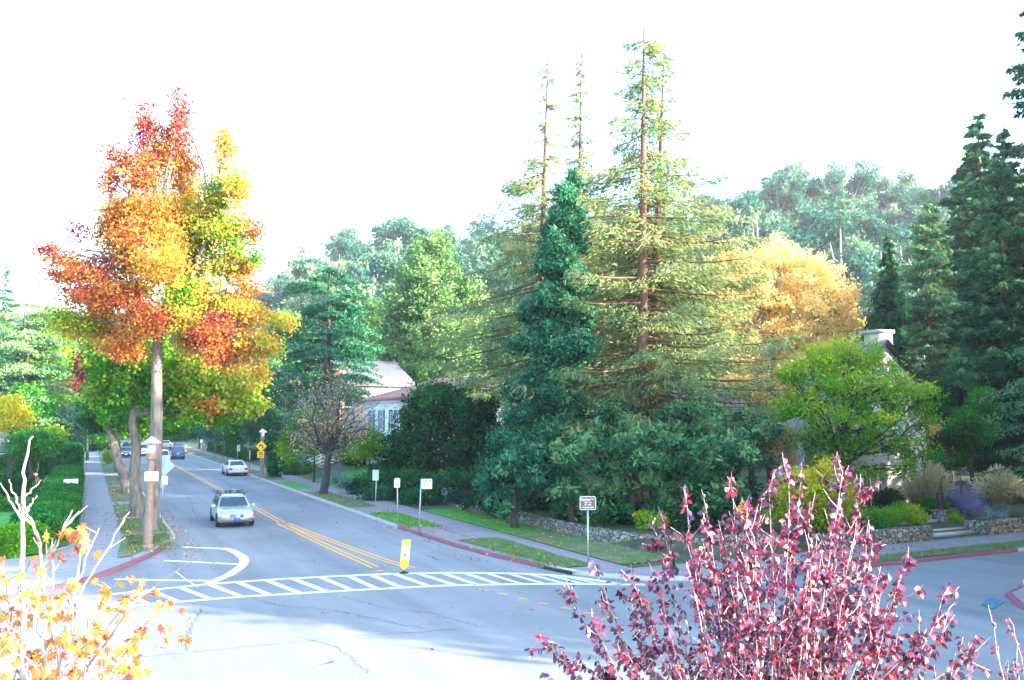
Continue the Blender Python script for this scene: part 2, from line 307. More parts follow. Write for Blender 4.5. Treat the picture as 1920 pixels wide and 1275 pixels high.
def tree(name, label, base, top, r0, lobes, lm, bark='barkg', L=.2, W=.15, cover=3.2, clump=.3, group=None, fork=.45, hang=0., tj=.18, nl=None, lr=.35, shell=.45, cap=60000, topt=0., cat='tree', twigs=2):
    base = np.asarray(base, float); T = thing(name, base, label, cat, group)
    tr = MB(); top = np.asarray(top, float); n = 9; t = np.linspace(0, 1, n)[:, None]; p = base + (top - base) * t + rng.normal(size=(n, 3)) * .05 * r0 * 3 * (t > 0) * (t < 1)
    rr = r0 * (1 - .8 * t[:, 0]) ; rr[0] *= 1.35; p = np.insert(p, 1, base + (top - base) * .03, 0); rr = np.insert(rr, 1, r0 * 1.05)
    p[0, 2] -= .1; tr.tube(p, rr, 10, cap=False)
    for i, lb in enumerate(lobes[:nl] if nl else lobes):
        h = fork + (1 - fork) * rng.random() * .8; c = np.asarray(lb[0]); a = base + (top - base) * h
        if c[2] < a[2] + .2 and (a[2] - base[2]) > .5 * (c[2] - base[2]): a = base + (top - base) * max(fork * .9, min(h, .98 * (c[2] - base[2]) / max(.1, top[2] - base[2]) * .85))
        rl = r0 * lr * rng.uniform(.7, 1.1); q = limb(tr, a, c, rl, rl * .25)
        for k in range(twigs): limb(tr, q[rng.integers(2, 5)], c + rng.normal(size=3) * np.asarray(lb[1]) * .5, rl * .4, rl * .1, sides=4, seg=4)
    tr.build('trunk', M[bark], T, smooth=True)
    cr = MB(); crown(cr, lobes, L, W, cover, clump, tj=tj, hang=hang, shell=shell, cap=cap, topt=topt); cr.build('crown', M[lm], T)
    return T
def conifer(name, label, base, top, r0, prof, lm, bark='barkr', h0=.12, dz=.45, nb=5, L=.42, W=.13, dens=26, droop=.25, tip=.15, group=None, width=.30, tbase=.45, hang=.12, cat='tree', side=None, tj=.2, gap=0., bare=0.):
    """prof(u) = branch length at relative height u; side: azimuth limits"""
    base = np.asarray(base, float); top = np.asarray(top, float); T = thing(name, base, label, cat, group); H = top[2] - base[2]
    tr = MB(); n = 12; t = np.linspace(0, 1, n)[:, None]; p = base + (top - base) * t; p[0, 2] -= .2
    tr.tube(p, r0 * (1 - .93 * t[:, 0]), 10, cap=False); cr = MB(); z = h0 * H; PP = []; AA = []; TT = []
    while z < H * .985:
        u = z / H
        for k in range(nb if u < .85 else max(3, nb - 1)):
            az = rng.random() * 2 * pi; ln = prof(u) * rng.uniform(.55, 1.15)
            if rng.random() < .05: ln *= 1.25
            if ln < .15 or (u > .74 and rng.random() < bare): continue
            if gap and .24 < u < .9:
                fc = -(math.cos(az) * SY + math.sin(az) * CY)          # boughs facing the camera are thinned so the trunk shows
                if fc > .35 and rng.random() < gap: continue
            o = base + (top - base) * u + np.array([0, 0, rng.uniform(-.5, .5) * dz]); d = np.array([math.cos(az), math.sin(az), 0]); q = np.linspace(0, 1, 6)[:, None]
            c = o + d * ln * q + np.array([0, 0, 1]) * ((-droop * q ** 1.3 + tip * q ** 3) * ln)
            tr.tube(c, np.linspace(.035 * (1 - u) + .012 + .008 * ln, .008, 6), 4, cap=False)
            m = max(6, int(dens * ln ** 1.25)); qq = .12 + .88 * rng.random(m) ** .8; lat = np.array([-d[1], d[0], 0]); wd = width * ln * np.sin(np.clip(qq * 1.15, 0, 1) * pi * .8 + .35).clip(.15, 1)
            sd = rng.uniform(-1, 1, m) * wd; pos = o + d * (ln * qq)[:, None] + lat * sd[:, None]; pos[:, 2] += (-droop * qq ** 1.3 + tip * qq ** 3) * ln - np.abs(sd) * hang - rng.random(m) * hang * .8 * min(ln, 2)
            pos += rng.normal(size=(m, 3)) * .05; PP.append(pos); AA.append(d * 1.3 + lat * (np.sign(sd) * .9)[:, None] + np.array([0, 0, -.5 - hang]))
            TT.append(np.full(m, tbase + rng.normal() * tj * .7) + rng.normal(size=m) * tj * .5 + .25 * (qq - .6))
        z += dz * (1.05 - .45 * u)
    PP = np.concatenate(PP); AA = np.concatenate(AA); TT = np.concatenate(TT)
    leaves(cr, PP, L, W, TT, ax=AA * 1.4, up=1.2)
    tr.build('trunk', M[bark], T, smooth=True); cr.build('crown', M[lm], T); return T
def shrub(name, label, base, lobes, lm, L=.12, W=.08, cover=5, clump=.15, group=None, cat='shrub', tj=.2, shell=.6, stems=True, topt=.15, hang=0.):
    T = thing(name, base, label, cat, group); cr = MB(); crown(cr, lobes, L, W, cover, clump, tj=tj, shell=shell, topt=topt, hang=hang)
    st = MB(); b = np.asarray(base, float)
    for lb in lobes: limb(st, b, lb[0], .05, .012, sides=4, seg=5); limb(st, b, np.asarray(lb[0]) + rng.normal(size=3) * np.asarray(lb[1]) * .5, .035, .01, sides=4, seg=4)
    st.build('stem', M['barkd'], T); cr.build('foliage', M[lm], T); return T
def hedge(name, label, path, w, h, lm='hedge', z0=0., group=None, L=.11, W=.07, cover=3., bump=.10, tj=.25, round_=.25, cat='hedge', base_t=.45):
    """clipped hedge along a ground path: bumpy solid core of twigs, shell of leaves"""
    path = np.asarray(path, float); seg = np.linalg.norm(np.diff(path, axis=0), axis=1); T = thing(name, (path[0][0], path[0][1], z0), label, cat, group)
    tot = seg.sum(); m = max(2, int(tot / .35)); s = np.linspace(0, tot, m); cs = np.r_[0, np.cumsum(seg)]
    pt = np.c_[np.interp(s, cs, path[:, 0]), np.interp(s, cs, path[:, 1])]; d = np.gradient(pt, axis=0); d /= np.linalg.norm(d, axis=1)[:, None]; nrm = np.c_[d[:, 1], -d[:, 0]]
    K = 13; a = np.linspace(0, pi, K)
    ex = np.sign(np.cos(a)) * np.abs(np.cos(a)) ** round_; ez = np.abs(np.sin(a)) ** (round_ * .8)
    wn = 1 + bump * np.sin(s * 1.9 + path[0][0])[:, None] * np.ones(K) + rng.normal(size=(m, K)) * .025; hn = 1 + bump * .6 * np.sin(s * 1.9 + 1 + path[0][0])[:, None] + rng.normal(size=(m, K)) * .015
    off = ex[None] * (w / 2) * wn; zz = ez[None] * h * hn; zz[:, 0] = zz[:, -1] = 0
    wv = np.broadcast_to(np.asarray(tz(pt[:, 0], pt[:, 1])) if z0 is None else z0, (m,))
    V = np.stack([pt[:, None, 0] + nrm[:, None, 0] * off, pt[:, None, 1] + nrm[:, None, 1] * off, zz + wv[:, None]], -1)
    def q(V, sc):
        c = np.c_[pt, wv + h * .45][:, None]; return c + (V - c) * sc
    i = np.arange(m - 1)[:, None] * K; j = np.arange(K - 1)[None]; f = np.stack([i + j, i + j + 1, i + K + j + 1, i + K + j], -1).reshape(-1, 4)
    core = MB(); core.add(q(V, .9).reshape(-1, 3), f, 0.05); core.poly(q(V, .9)[0], .05); core.poly(q(V, .9)[-1][::-1], .05); core.build('twig_core', M[lm], T)
    area = tot * (2 * h + w) + 2 * w * h; n = int(min(90000, cover * area / (.25 * L * W))); lf = MB()
    u = rng.random(n) * (m - 1.001); k = rng.random(n) * (K - 1.001); i0 = u.astype(int); k0 = k.astype(int); fu = (u - i0)[:, None]; fk = (k - k0)[:, None]
    p = V[i0, k0] * (1 - fu) * (1 - fk) + V[i0 + 1, k0] * fu * (1 - fk) + V[i0, k0 + 1] * (1 - fu) * fk + V[i0 + 1, k0 + 1] * fu * fk
    ne = int(n * w * h / area * 2)                                  # close the two ends
    if ne > 4:
        e = np.where(rng.random(ne) < .5, 0, m - 1); kk = rng.integers(0, K, ne); c = np.c_[pt, wv + h * .45][e]; p[:ne] = c + (V[e, kk] - c) * np.sqrt(rng.random(ne))[:, None]
    tn = .5 * np.sin(p[:, 0] * 1.7) * np.sin(p[:, 1] * 1.3 + 1) + .5 * np.sin(p[:, 2] * 4 + p[:, 1])
    leaves(lf, p + rng.normal(size=p.shape) * .05, L, W, base_t + tn * .12 + rng.normal(size=n) * tj * .6, up=.8); lf.build('foliage', M[lm], T); return T
def grass_clump(name, label, base, r, h, n, lm, plume=.3, w=.02, cat='plant', group=None, lean=1.0, spike=None, ps=(.16, .045)):
    T = thing(name, base, label, cat, group); b = np.asarray(base, float); mb = MB(); az = rng.random(n) * 2 * pi; ln = h * rng.uniform(.6, 1.1, n); ou = r * rng.uniform(.1, 1.1, n) * lean
    d = np.c_[np.cos(az), np.sin(az), np.zeros(n)]; lat = np.c_[-d[:, 1], d[:, 0], np.zeros(n)]; q = np.array([0, .35, .7, 1.]); pts = []
    for x in q: c = b + d * (ou * (.08 + x ** 1.5))[:, None] * 1.0; c[:, 2] += ln * (x * 1.35 - .45 * x ** 3 * ou / max(r, .01)); c += rng.normal(size=c.shape) * .02; pts.append(c)
    ww = [w, w, w * .8, w * .2]
    for k in range(3):
        v = np.stack([pts[k] - lat * ww[k], pts[k] + lat * ww[k], pts[k + 1] + lat * ww[k + 1], pts[k + 1] - lat * ww[k + 1]], 1).reshape(-1, 3)
        mb.add(v, np.arange(n * 4).reshape(n, 4), np.clip((k / 3) * .5 + .1 + rng.random(n) * .25, 0, 1))
    if plume:
        pb = mb; i = rng.random(n) < plume; e = pts[3][i]; a = unit(pts[3][i] - pts[2][i])
        for k in range(4): leaves(pb, e + a * (k * .05 - .1) + rng.normal(size=e.shape) * .015, ps[0], ps[1], .85 + rng.random(len(e)) * .2, ax=a * 4)
    mb.build('blades', M[lm], T)
    return T
# ------------------------------------------------------------------ text and signs
def text_obj(s, size, mtl, parent, origin, xdir, bold=0.0, off=.006):
    cu = bpy.data.curves.new('lettering', 'FONT'); cu.body = s; cu.size = size; cu.align_x = 'CENTER'; cu.align_y = 'CENTER'; cu.offset = bold
    o = bpy.data.objects.new('tmp', cu); C.objects.link(o); bpy.context.view_layer.update()
    me = bpy.data.meshes.new_from_object(o.evaluated_get(bpy.context.evaluated_depsgraph_get())); bpy.data.objects.remove(o)
    x = Vector((xdir[0], xdir[1], 0)).normalized(); nrm = Vector((x[1], -x[0], 0)); b = Vector(parent['_b'])
    mtx = Matrix(((x[0], 0, nrm[0], 0), (x[1], 0, nrm[1], 0), (0, 1, 0, 0), (0, 0, 0, 1))); me.transform(mtx)
    me.transform(Matrix.Translation(Vector([float(c) for c in origin]) - b + nrm * off)); me.materials.clear(); me.materials.append(mtl)
    t = bpy.data.objects.new('lettering', me); C.objects.link(t); t.parent = parent; return t
def face(xd): x = np.array([xd[0], xd[1], 0.]); x /= np.linalg.norm(x); return x, np.array([x[1], -x[0], 0.])
def panel(mb, c, xd, shape, th=.012):
    x, n = face(xd); c = np.asarray(c, float); a = [c + x * u + np.array([0, 0, v]) + n * th / 2 for u, v in shape]; b = [q - n * th for q in a]; k = len(shape)
    mb.poly(a); mb.poly(b[::-1]); mb.add(np.array(a + b), [[i, i + k, (i + 1) % k + k, (i + 1) % k] for i in range(k)])
def rect(w, h, u=0, v=0, r=0.0):
    if r <= 0: return [(u - w/2, v - h/2), (u + w/2, v - h/2), (u + w/2, v + h/2), (u - w/2, v + h/2)]
    o = []
    for cx, cy, a0 in ((w/2 - r, -h/2 + r, -90), (w/2 - r, h/2 - r, 0), (-w/2 + r, h/2 - r, 90), (-w/2 + r, -h/2 + r, 180)):
        for k in range(4): a = R(a0 + k * 30); o.append((u + cx + r * math.cos(a), v + cy + r * math.sin(a)))
    return o
CAMX = (CY, -SY)                              # direction of the photo's right
def flat(mb, c, xd, shape, off):              # a decal sheet standing `off` in front of a panel
    x, n = face(xd); mb.poly([np.asarray(c) + x * u + np.array([0, 0, v]) + n * off for u, v in shape])
# ================================================================== THE SETTING
def axis(a, b, fine, lo, hi):
    m = np.arange(a, b + .01, fine); l = []; x = a; d = fine
    while x > lo: d *= 1.18; x -= d; l.append(x)
    r = []; x = b; d = fine
    while x < hi: d *= 1.13; x += d; r.append(x)
    return np.r_[l[::-1], m, r]
def grid(tx, sy, zf):
    T_, S_ = np.meshgrid(tx, sy); Z = zf(T_, S_); nx = len(tx); ny = len(sy)
    V = np.stack([T_, S_, Z], -1).reshape(-1, 3); i = np.arange(ny - 1)[:, None] * nx; j = np.arange(nx - 1)[None]
    return V, np.stack([i + j, i + j + 1, i + nx + j + 1, i + nx + j], -1).reshape(-1, 4)
g = MB(); g.add(*grid(axis(-20, 62, .5, -2600, 2800), axis(22, 90, .5, -400, 3200), tz)); struct('ground', g, M['ground'])
KX = 14.0; LX = 3.8
# road sheet (avenue + crossing), flat, 8 cm above the terrain sheet
rd = MB(); n = 0
rd.add(*grid(np.array([-60, -20, -8, -3, 0, 3.9, 9.3, 14.1, 20, 27, 60, 130.]), np.array([-6, 3, 9, 15, 22.7, 25, 29.9]), lambda a, b: a * 0))
rd.add(*grid(np.array([-3, 0, 3.95, 9.3, 14.05, 17.]), np.array([29.9, 40, 60, 90, 140, 200, 260, 330.]), lambda a, b: a * 0))
struct('road', rd, M['asphalt'])
leftk = [(LX, 330), (LX, 120), (LX, 54), (3.8, 42.5), (3.62, 41), (3.3, 39.6), (2.9, 38.2), (2.3, 36.5), (1.6, 34.9), (.8, 33.3), (.1, 32.1), (-.76, 31), (-1.4, 30.3), (-2.1, 29.8), (-3.4, 29.2), (-6, 28.6), (-20, 28), (-60, 28)]
rightk = [(KX, 330), (KX, 140), (13.95, 60), (13.95, 40), (14.1, 34), (14.4, 31), (14.76, 29), (15.0, 27.5), (15.3, 26.3), (15.95, 25.3), (16.9, 24.2), (17.8, 23.7), (18.8, 23.3), (20.5, 22.9), (22.5, 22.7), (25, 22.6), (45, 22.6), (130, 22.6)]
southk = [(21.5, -6), (21.8, 6), (22.4, 11), (23.2, 14), (24.1, 16), (25.3, 17.2), (26.9, 17.7), (30, 17.9), (36, 17.4), (60, 15), (130, 13)]
def kerb(path, a, b, mt, name, side, h=.135, w=.15):
    p = np.array(path, float); seg = np.r_[0, np.cumsum(np.linalg.norm(np.diff(p, axis=0), axis=1))]; a = seg[a] if isinstance(a, int) else a; b = seg[b] if isinstance(b, int) else b
    s = np.unique(np.r_[a, b, seg[(seg > a) & (seg < b)]]); q = np.c_[np.interp(s, seg, p[:, 0]), np.interp(s, seg, p[:, 1])]
    d = np.gradient(q, axis=0); d /= np.linalg.norm(d, axis=1)[:, None]; nn = np.c_[d[:, 1], -d[:, 0]] * side
    rows = []
    for o, z in ((0, -.05), (.0, h - .03), (.03, h), (w, h), (w, -.05)): rows.append(np.c_[q + nn * o, np.full(len(q), z)])
    V = np.stack(rows, 1).reshape(-1, 3); m = len(q); i = np.arange(m - 1)[:, None] * 5; j = np.arange(4)[None]
    k = MB(); k.add(V, np.stack([i + j, i + j + 1, i + 5 + j + 1, i + 5 + j], -1).reshape(-1, 4)); return struct(name, k, mt)
L0 = 330 - 40.2
kerb(leftk, 0, float(L0), M['concrete'], 'kerb', 1); kerb(leftk, float(L0), 15, M['red_paint'], 'kerb', 1); kerb(leftk, 15, 17, M['concrete'], 'kerb', 1)
kerb(rightk, 0, 289.0, M['concrete'], 'kerb', -1); kerb(rightk, 289.0, 7, M['red_paint'], 'kerb', -1); kerb(rightk, 7, 12, M['concrete'], 'kerb', -1)
kerb(rightk, 12, 15, M['red_paint'], 'kerb', -1); e16 = 330 - 22.6; 
pr = np.array(rightk); sg = np.r_[0, np.cumsum(np.linalg.norm(np.diff(pr, axis=0), axis=1))]
kerb(rightk, 15, float(sg[15] + 9.2), M['red_paint'], 'kerb', -1); kerb(rightk, float(sg[15] + 9.2), 17, M['concrete'], 'kerb', -1)
kerb(southk, 0, 10, M['red_paint'], 'kerb', 1)
# sidewalk slabs
def slab(pts, z, m, name):
    s_ = MB(); s_.poly([(x, y, z) for x, y in pts]); return struct(name, s_, m)
ins = lambda path, d: [(x + d, y) for x, y in path]
slab([(-.25, 330), (-.25, 42), (-1.0, 38.8), (-4, 37), (-20, 36.5), (-60, 36.5)] + [(x - .12, y + .06) for x, y in leftk[::-1]], .122, M['walk'], 'sidewalk')
slab([(17.45, 330), (17.45, 25.75), (130, 25.75)] + [(x + .12, y + .08) for x, y in rightk[::-1]], .128, M['walkp'], 'sidewalk')
slab([(x + .1, y - .1) for x, y in southk] + [(130, -6)], .122, M['walk'], 'sidewalk')
slab([(-60, -6), (20, -6), (20, 8.6), (-60, 8.6)], .10, M['walk'], 'sidewalk')
for x, w_ in ((17.0, 1.6),):
    pass
# parkway lawns between kerb and walk, broken by crossing slabs
def strip(x0, x1, y0, y1, m=None, z=.145, name='parkway_lawn'):
    s_ = MB(); V, F = grid(np.linspace(x0, x1, 5), np.linspace(y0, y1, max(3, int((y1 - y0) / .6))), lambda a, b: z + .02 * np.sin(a * 3.1) * np.sin(b * 2.3)); s_.add(V, F); return struct(name, s_, m or M['drygrass'])
lys = [(43.8, 49.8), (51.2, 58.5), (60.6, 74), (76, 88), (92, 112), (115, 160), (164, 240)]
for a, b in lys: strip(1.58, 3.62, a, b)
slab([(1.58, 42.6), (3.6, 42.6), (3.38, 40.9), (2.9, 39.4), (2.25, 37.9), (1.6, 36.4), (1.2, 36.2)], .148, M['drygrass'], 'parkway_lawn')
slab([(1.75, 42.9), (3.45, 42.9), (3.3, 41.2), (2.7, 39.2), (1.75, 39.6)], .153, M['soil'], 'bare_earth')
rys = [(26.8, 34.9, 'drygrass'), (39.9, 46.9, 'grass'), (50.5, 62.5, 'drygrass'), (65.5, 73, 'grass'), (76, 84, 'drygrass'), (86, 96, 'drygrass'), (99, 125, 'drygrass'), (129, 230, 'drygrass')]
for a, b, m_ in rys: strip((15.25 if a < 30 else 14.17), 15.85 if a > 30 else 16.6, a, b, M[m_], .15)
slab([(14.6, 34.9), (16.2, 34.9), (16.6, 26.8), (15.45, 26.8)], .151, M['drygrass'], 'parkway_lawn')
strip(25.5, 39.2, 22.8, 23.85, M['drygrass'], .15); strip(41.5, 60, 22.8, 23.85, M['drygrass'], .15)
# verge between walk and rubble wall
def sheet(x0, x1, y0, y1, m, dz, name, st=.5):
    s_ = MB(); s_.add(*grid(np.arange(x0, x1 + .01, st), np.arange(y0, y1 + .01, st), lambda a, b: tz(a, b) + dz)); return struct(name, s_, m)
sheet(17.5, 20.0, 26.5, 36.0, M['drygrass'], .03, 'verge'); sheet(17.5, 20.0, 36.0, 47.0, M['grass'], .03, 'verge')
sheet(17.5, 24.5, 55.0, 75.0, M['grass'], .03, 'lawn'); sheet(17.5, 26.5, 88, 101, M['grass'], .03, 'lawn', .5)
sheet(-14, -2.6, 44, 62, M['grass'], .03, 'lawn', 1.)
# blades of grass on lawns near the camera
gb = MB()
for x0, x1, y0, y1, z, dn in ((1.6, 3.6, 37.5, 50, .14, 120), (14.6, 16.4, 27, 34.8, .15, 150), (14.2, 15.8, 40, 46.8, .15, 130), (14.2, 15.8, 50.6, 62, .15, 50), (17.5, 20, 26.6, 46, .12, 60), (25.5, 39, 22.8, 23.8, .15, 120)):
    k = int((x1 - x0) * (y1 - y0) * dn); c = np.c_[rng.uniform(x0, x1, k), rng.uniform(y0, y1, k), np.full(k, z + .035)]; leaves(gb, c, .09, .02, rng.random(k), ax=np.array([0, 0, 3.]))
o = gb.build('grass', M['blade']); o['kind'] = 'stuff'; o['label'] = 'short green and dry grass blades growing on the parkway strips'
fl = MB()
for x0, x1, y0, y1, z, k in ((1.6, 3.7, 37, 75, .165, 900), (0, 1.6, 37, 70, .13, 120), (3.85, 4.5, 37, 70, .012, 260), (2.2, 4.6, 34, 39, .012, 60), (14.0, 16, 27, 65, .17, 500), (13.2, 13.95, 30, 70, .012, 160), (17.5, 20, 26, 46, .16, 200), (4.5, 13, 20, 60, .012, 60), (-2, 20, 12, 27, .012, 30), (25, 40, 22.7, 25, .16, 120), (17.6, 24, 56, 74, .4, 0)):
    c = np.c_[rng.uniform(x0, x1, k), rng.uniform(y0, y1, k), np.full(k, z)]; leaves(fl, c, .11, .09, rng.random(k), up=5)
o = fl.build('fallen_leaves', M['litter']); o['kind'] = 'stuff'; o['label'] = 'fallen autumn leaves scattered along kerbs, grass and road'
# ------------------------------------------------------------------ painted markings
def ribbon(mb, pts, w, z=.005):
    p = np.array(pts, float)[:, :2]; d = np.gradient(p, axis=0); d /= np.linalg.norm(d, axis=1)[:, None]; nn = np.c_[-d[:, 1], d[:, 0]]; w = np.broadcast_to(np.asarray(w, float), (len(p),))[:, None]
    V = np.c_[np.stack([p - nn * w / 2, p + nn * w / 2], 1).reshape(-1, 2), np.full(2 * len(p), z)]; i = np.arange(len(p) - 1) * 2
    mb.add(V, np.stack([i, i + 2, i + 3, i + 1], -1)[:, ::-1])
def smooth_path(pts, k=6):
    p = np.array(pts, float)[:, :2]; t = np.r_[0, np.cumsum(np.linalg.norm(np.diff(p, axis=0), axis=1))]; q = np.linspace(0, t[-1], len(p) * k)
    x = np.interp(q, t, p[:, 0]); y = np.interp(q, t, p[:, 1])
    for _ in range(3): x[1:-1] = (x[:-2] + 2 * x[1:-1] + x[2:]) / 4; y[1:-1] = (y[:-2] + 2 * y[1:-1] + y[2:]) / 4
    return np.c_[x, y]
cwU = [(-120, 1152), (0, 1138), (185, 1117), (383, 1096), (520, 1086), (640, 1080), (740, 1076), (830, 1074), (965, 1075), (1046, 1079), (1100, 1085), (1165, 1096)]
cwL = [(-120, 1168), (0, 1154), (250, 1136), (450, 1119), (640, 1108), (830, 1098), (965, 1095.5), (1074, 1094.5), (1165, 1096.5), (1215, 1096)]
wm = MB(); U_ = smooth_path([G(*q) for q in cwU]); D_ = smooth_path([G(*q) for q in cwL]); ribbon(wm, U_, .27); ribbon(wm, D_, .27)
iu = lambda x: np.interp(x, [q[0] for q in cwU], [q[1] for q in cwU]); il = lambda x: np.interp(x, [q[0] for q in cwL], [q[1] for q in cwL])
for u, l in [(20, 52), (72, 104), (126, 158), (180, 213), (233, 277), (283, 333), (337, 393), (393, 450), (447, 503), (500, 560), (550, 610), (602, 658), (654, 705), (697, 750), (741, 802), (786, 851), (830, 892), (873, 933), (914, 976), (954, 1017), (995, 1055), (1030, 1090), (1063, 1120)]:
    wq = 8.5 if u < 600 else (7.5 if u < 900 else 6); a = [(u - wq, iu(u) + 1), (l - wq, il(l) - 1), (l + wq, il(l) - 1), (u + wq, iu(u) + 1)]
    wm.poly([(*G(*q)[:2], .009) for q in a])
ribbon(wm, [G(345, 1026), G(423, 1029)], .30); ribbon(wm, smooth_path([G(*q) for q in [(415, 1028), (432, 1031), (446, 1038), (457, 1046), (459, 1053), (452, 1063), (430, 1078), (391, 1094)]]), .36, .008)
ribbon(wm, [G(307, 1051), G(445, 1058)], .24); ribbon(wm, [G(215, 1086), G(298, 1088), G(400, 1089)], .22); 
struct('road_marking', wm, M['white_paint'])
# markings of the second crossing behind the plum tree (ladder bars)
wm2 = MB()
for k, (xa, xb, y) in enumerate([(1563, 1640, 1079), (1563, 1667, 1086), (1540, 1620, 1095), (1545, 1590, 1103), (1380, 1440, 1093), (1370, 1430, 1104)]): ribbon(wm2, [G(xa, y), G(xb, y - 1)], .2, .006)
for xa in (1572, 1590, 1608, 1628): ribbon(wm2, [G(xa, 1078), G(xa + 18, 1087)], .3, .010)
struct('road_marking', wm2, M['white_paint'])
ym = MB(); dbl = lambda pts, w=.12, g=.13: [ribbon(ym, np.array([q[:2] for q in pts]) + np.array([o, 0]), w) for o in (-g, g)]
dbl([(9.3, 330), (9.3, 120), (9.3, 60), (9.32, 46)])
dbl(smooth_path([(9.42, 45.6), (9.75, 40), (10.1, 35.5), (10.4, 32), (10.75, 29.9)])); dbl(smooth_path([(9.12, 45.6), (9.25, 40), (9.4, 35), (9.6, 30.6)]))
for q in [(714, 1070), (724, 1074.5)]: a = G(*q); ym.box((a[0], a[1], .004), (.3, .16, .004), .3)
for q in [(908, 1107), (942, 1114), (980, 1123), (1018, 1132), (1061, 1140.5), (1105, 1149.5), (1149, 1158)]: a = G(*q); ribbon(ym, [(a[0] - .11, a[1] + .12), (a[0] + .11, a[1] - .12)], .13, .006)
struct('road_marking', ym, M['yellow_paint'])
# tarred cracks
ck = MB()
def crack(pts, w=.035, j=.05):
    p = smooth_path([G(*q) for q in pts], 14); p[1:-1] += rng.normal(size=(len(p) - 2, 2)) * j; ribbon(ck, p, w * rng.uniform(.5, 1.3, len(p)), .0045)
crack([(378, 1140), (365, 1165), (352, 1190), (350, 1222)], .04); crack([(130, 1243), (350, 1224), (520, 1207), (700, 1190), (860, 1180)], .035); crack([(460, 1120), (530, 1137), (620, 1143), (700, 1160), (800, 1180)], .03)
crack([(640, 1118), (720, 1140), (800, 1148), (900, 1175)], .03); crack([(560, 1195), (640, 1215), (690, 1262)], .03); crack([(500, 1035), (560, 1050), (640, 1062), (700, 1068)], .03); crack([(420, 900), (450, 930), (490, 975), (580, 1010)], .05, .03); crack([(330, 890), (350, 930), (380, 990)], .05, .03)
crack([(430, 1086), (470, 1078)], .03); crack([(800, 1042), (825, 1050)], .05); crack([(1100, 1180), (1250, 1165), (1420, 1170)], .03); crack([(1640, 1170), (1720, 1150), (1900, 1148)], .03)
struct('road_crack', ck, mat('tar_seal', (.115, .12, .118), .8, var=.3, sc=8))
# blue tactile ramp by the far right island
bl = MB(); a = [G(*q, .02) for q in ((1838, 1133), (1858, 1120), (1882, 1128), (1862, 1142))]; bl.poly(a); struct('ramp_paint', bl, M['bluepaint'])
# kerb inlet
t = thing('storm_drain', (15.15, 26.9, 0), 'dark storm drain mouth under the right kerb by the crosswalk', 'drain')
mb = MB(); mb.box((15.13, 26.95, .055), (.05, 1.5, .10), R(12)); mb.build('opening', M['black'], t)
mb = MB(); mb.box((15.21, 27.0, .142), (.22, 1.8, .02), R(12)); mb.build('lid', M['concrete'], t)
# ------------------------------------------------------------------ rubble walls
def rubble(name, label, path, w, h, z0=.08, group=None):
    p = np.array(path, float); seg = np.r_[0, np.cumsum(np.linalg.norm(np.diff(p, axis=0), axis=1))]; s = np.arange(0, seg[-1], .22); q = np.c_[np.interp(s, seg, p[:, 0]), np.interp(s, seg, p[:, 1])]
    d = np.gradient(q, axis=0); d /= np.linalg.norm(d, axis=1)[:, None]; nn = np.c_[d[:, 1], -d[:, 0]]; m = len(q); rows = []
    for o, z in ((-.5, 0), (-.5, .35), (-.47, .75), (-.38, 1), (0, 1.03), (.38, 1), (.47, .75), (.5, .35), (.5, 0)):
        rows.append(np.c_[q + nn * (o * w + rng.normal(size=m) * .022)[:, None], z0 - .12 * (z == 0) + h * z + rng.normal(size=m) * .025 * (z > 0)])
    V = np.stack(rows, 1).reshape(-1, 3); K = 9; i = np.arange(m - 1)[:, None] * K; j = np.arange(K - 1)[None]; mb = MB()
    mb.add(V, np.stack([i + j, i + j + 1, i + K + j + 1, i + K + j], -1).reshape(-1, 4)); mb.poly(V[:K]); mb.poly(V[-K:][::-1])
    o = mb.build(name, M['stone'], base=(p[0][0], p[0][1], 0)); tag(o, label, 'wall', group); return o
rubble('stone_wall', 'long low rubble retaining wall curving along the verge below the big conifers', [(20.25, 48.2), (20.15, 44), (20.1, 36), (20.2, 31.5), (20.7, 29.6), (21.8, 28.6), (23.5, 28.2), (26, 27.5)], .42, .55)
def onS(px, s):      # x on the line y = s seen at photo column px
    X = (px - 960) / 1607; return s * (X * CY + SY) / (-X * SY + CY)
sx0, sx1 = onS(1740, 26.0), onS(1832, 26.0)
rubble('stone_wall', 'rubble wall beside the right sidewalk left of the garden steps', [(26.6, 26.1), (sx0, 26.1)], .45, .62)
rubble('stone_wall', 'sunlit tan rubble wall on the right of the garden steps', [(sx1, 26.1), (sx1 + 22, 26.1)], .45, .62)
rubble('stone_wall', 'short rubble wall returning into the garden beside the steps', [(sx1 + .1, 26.35), (sx1 + .2, 29.5)], .4, .60)
t = thing('garden_steps', ((sx0 + sx1) / 2, 26, .1), 'three grey stone steps rising from the sidewalk between two rubble walls', 'steps')
for k in range(4): mb = MB(); mb.box(((sx0 + sx1) / 2, 26.35 + k * .42 + .2, .12 + .07 + k * .14), (sx1 - sx0 - .06, .46, .14 + .0)); mb.build('step', M['concrete'], t)
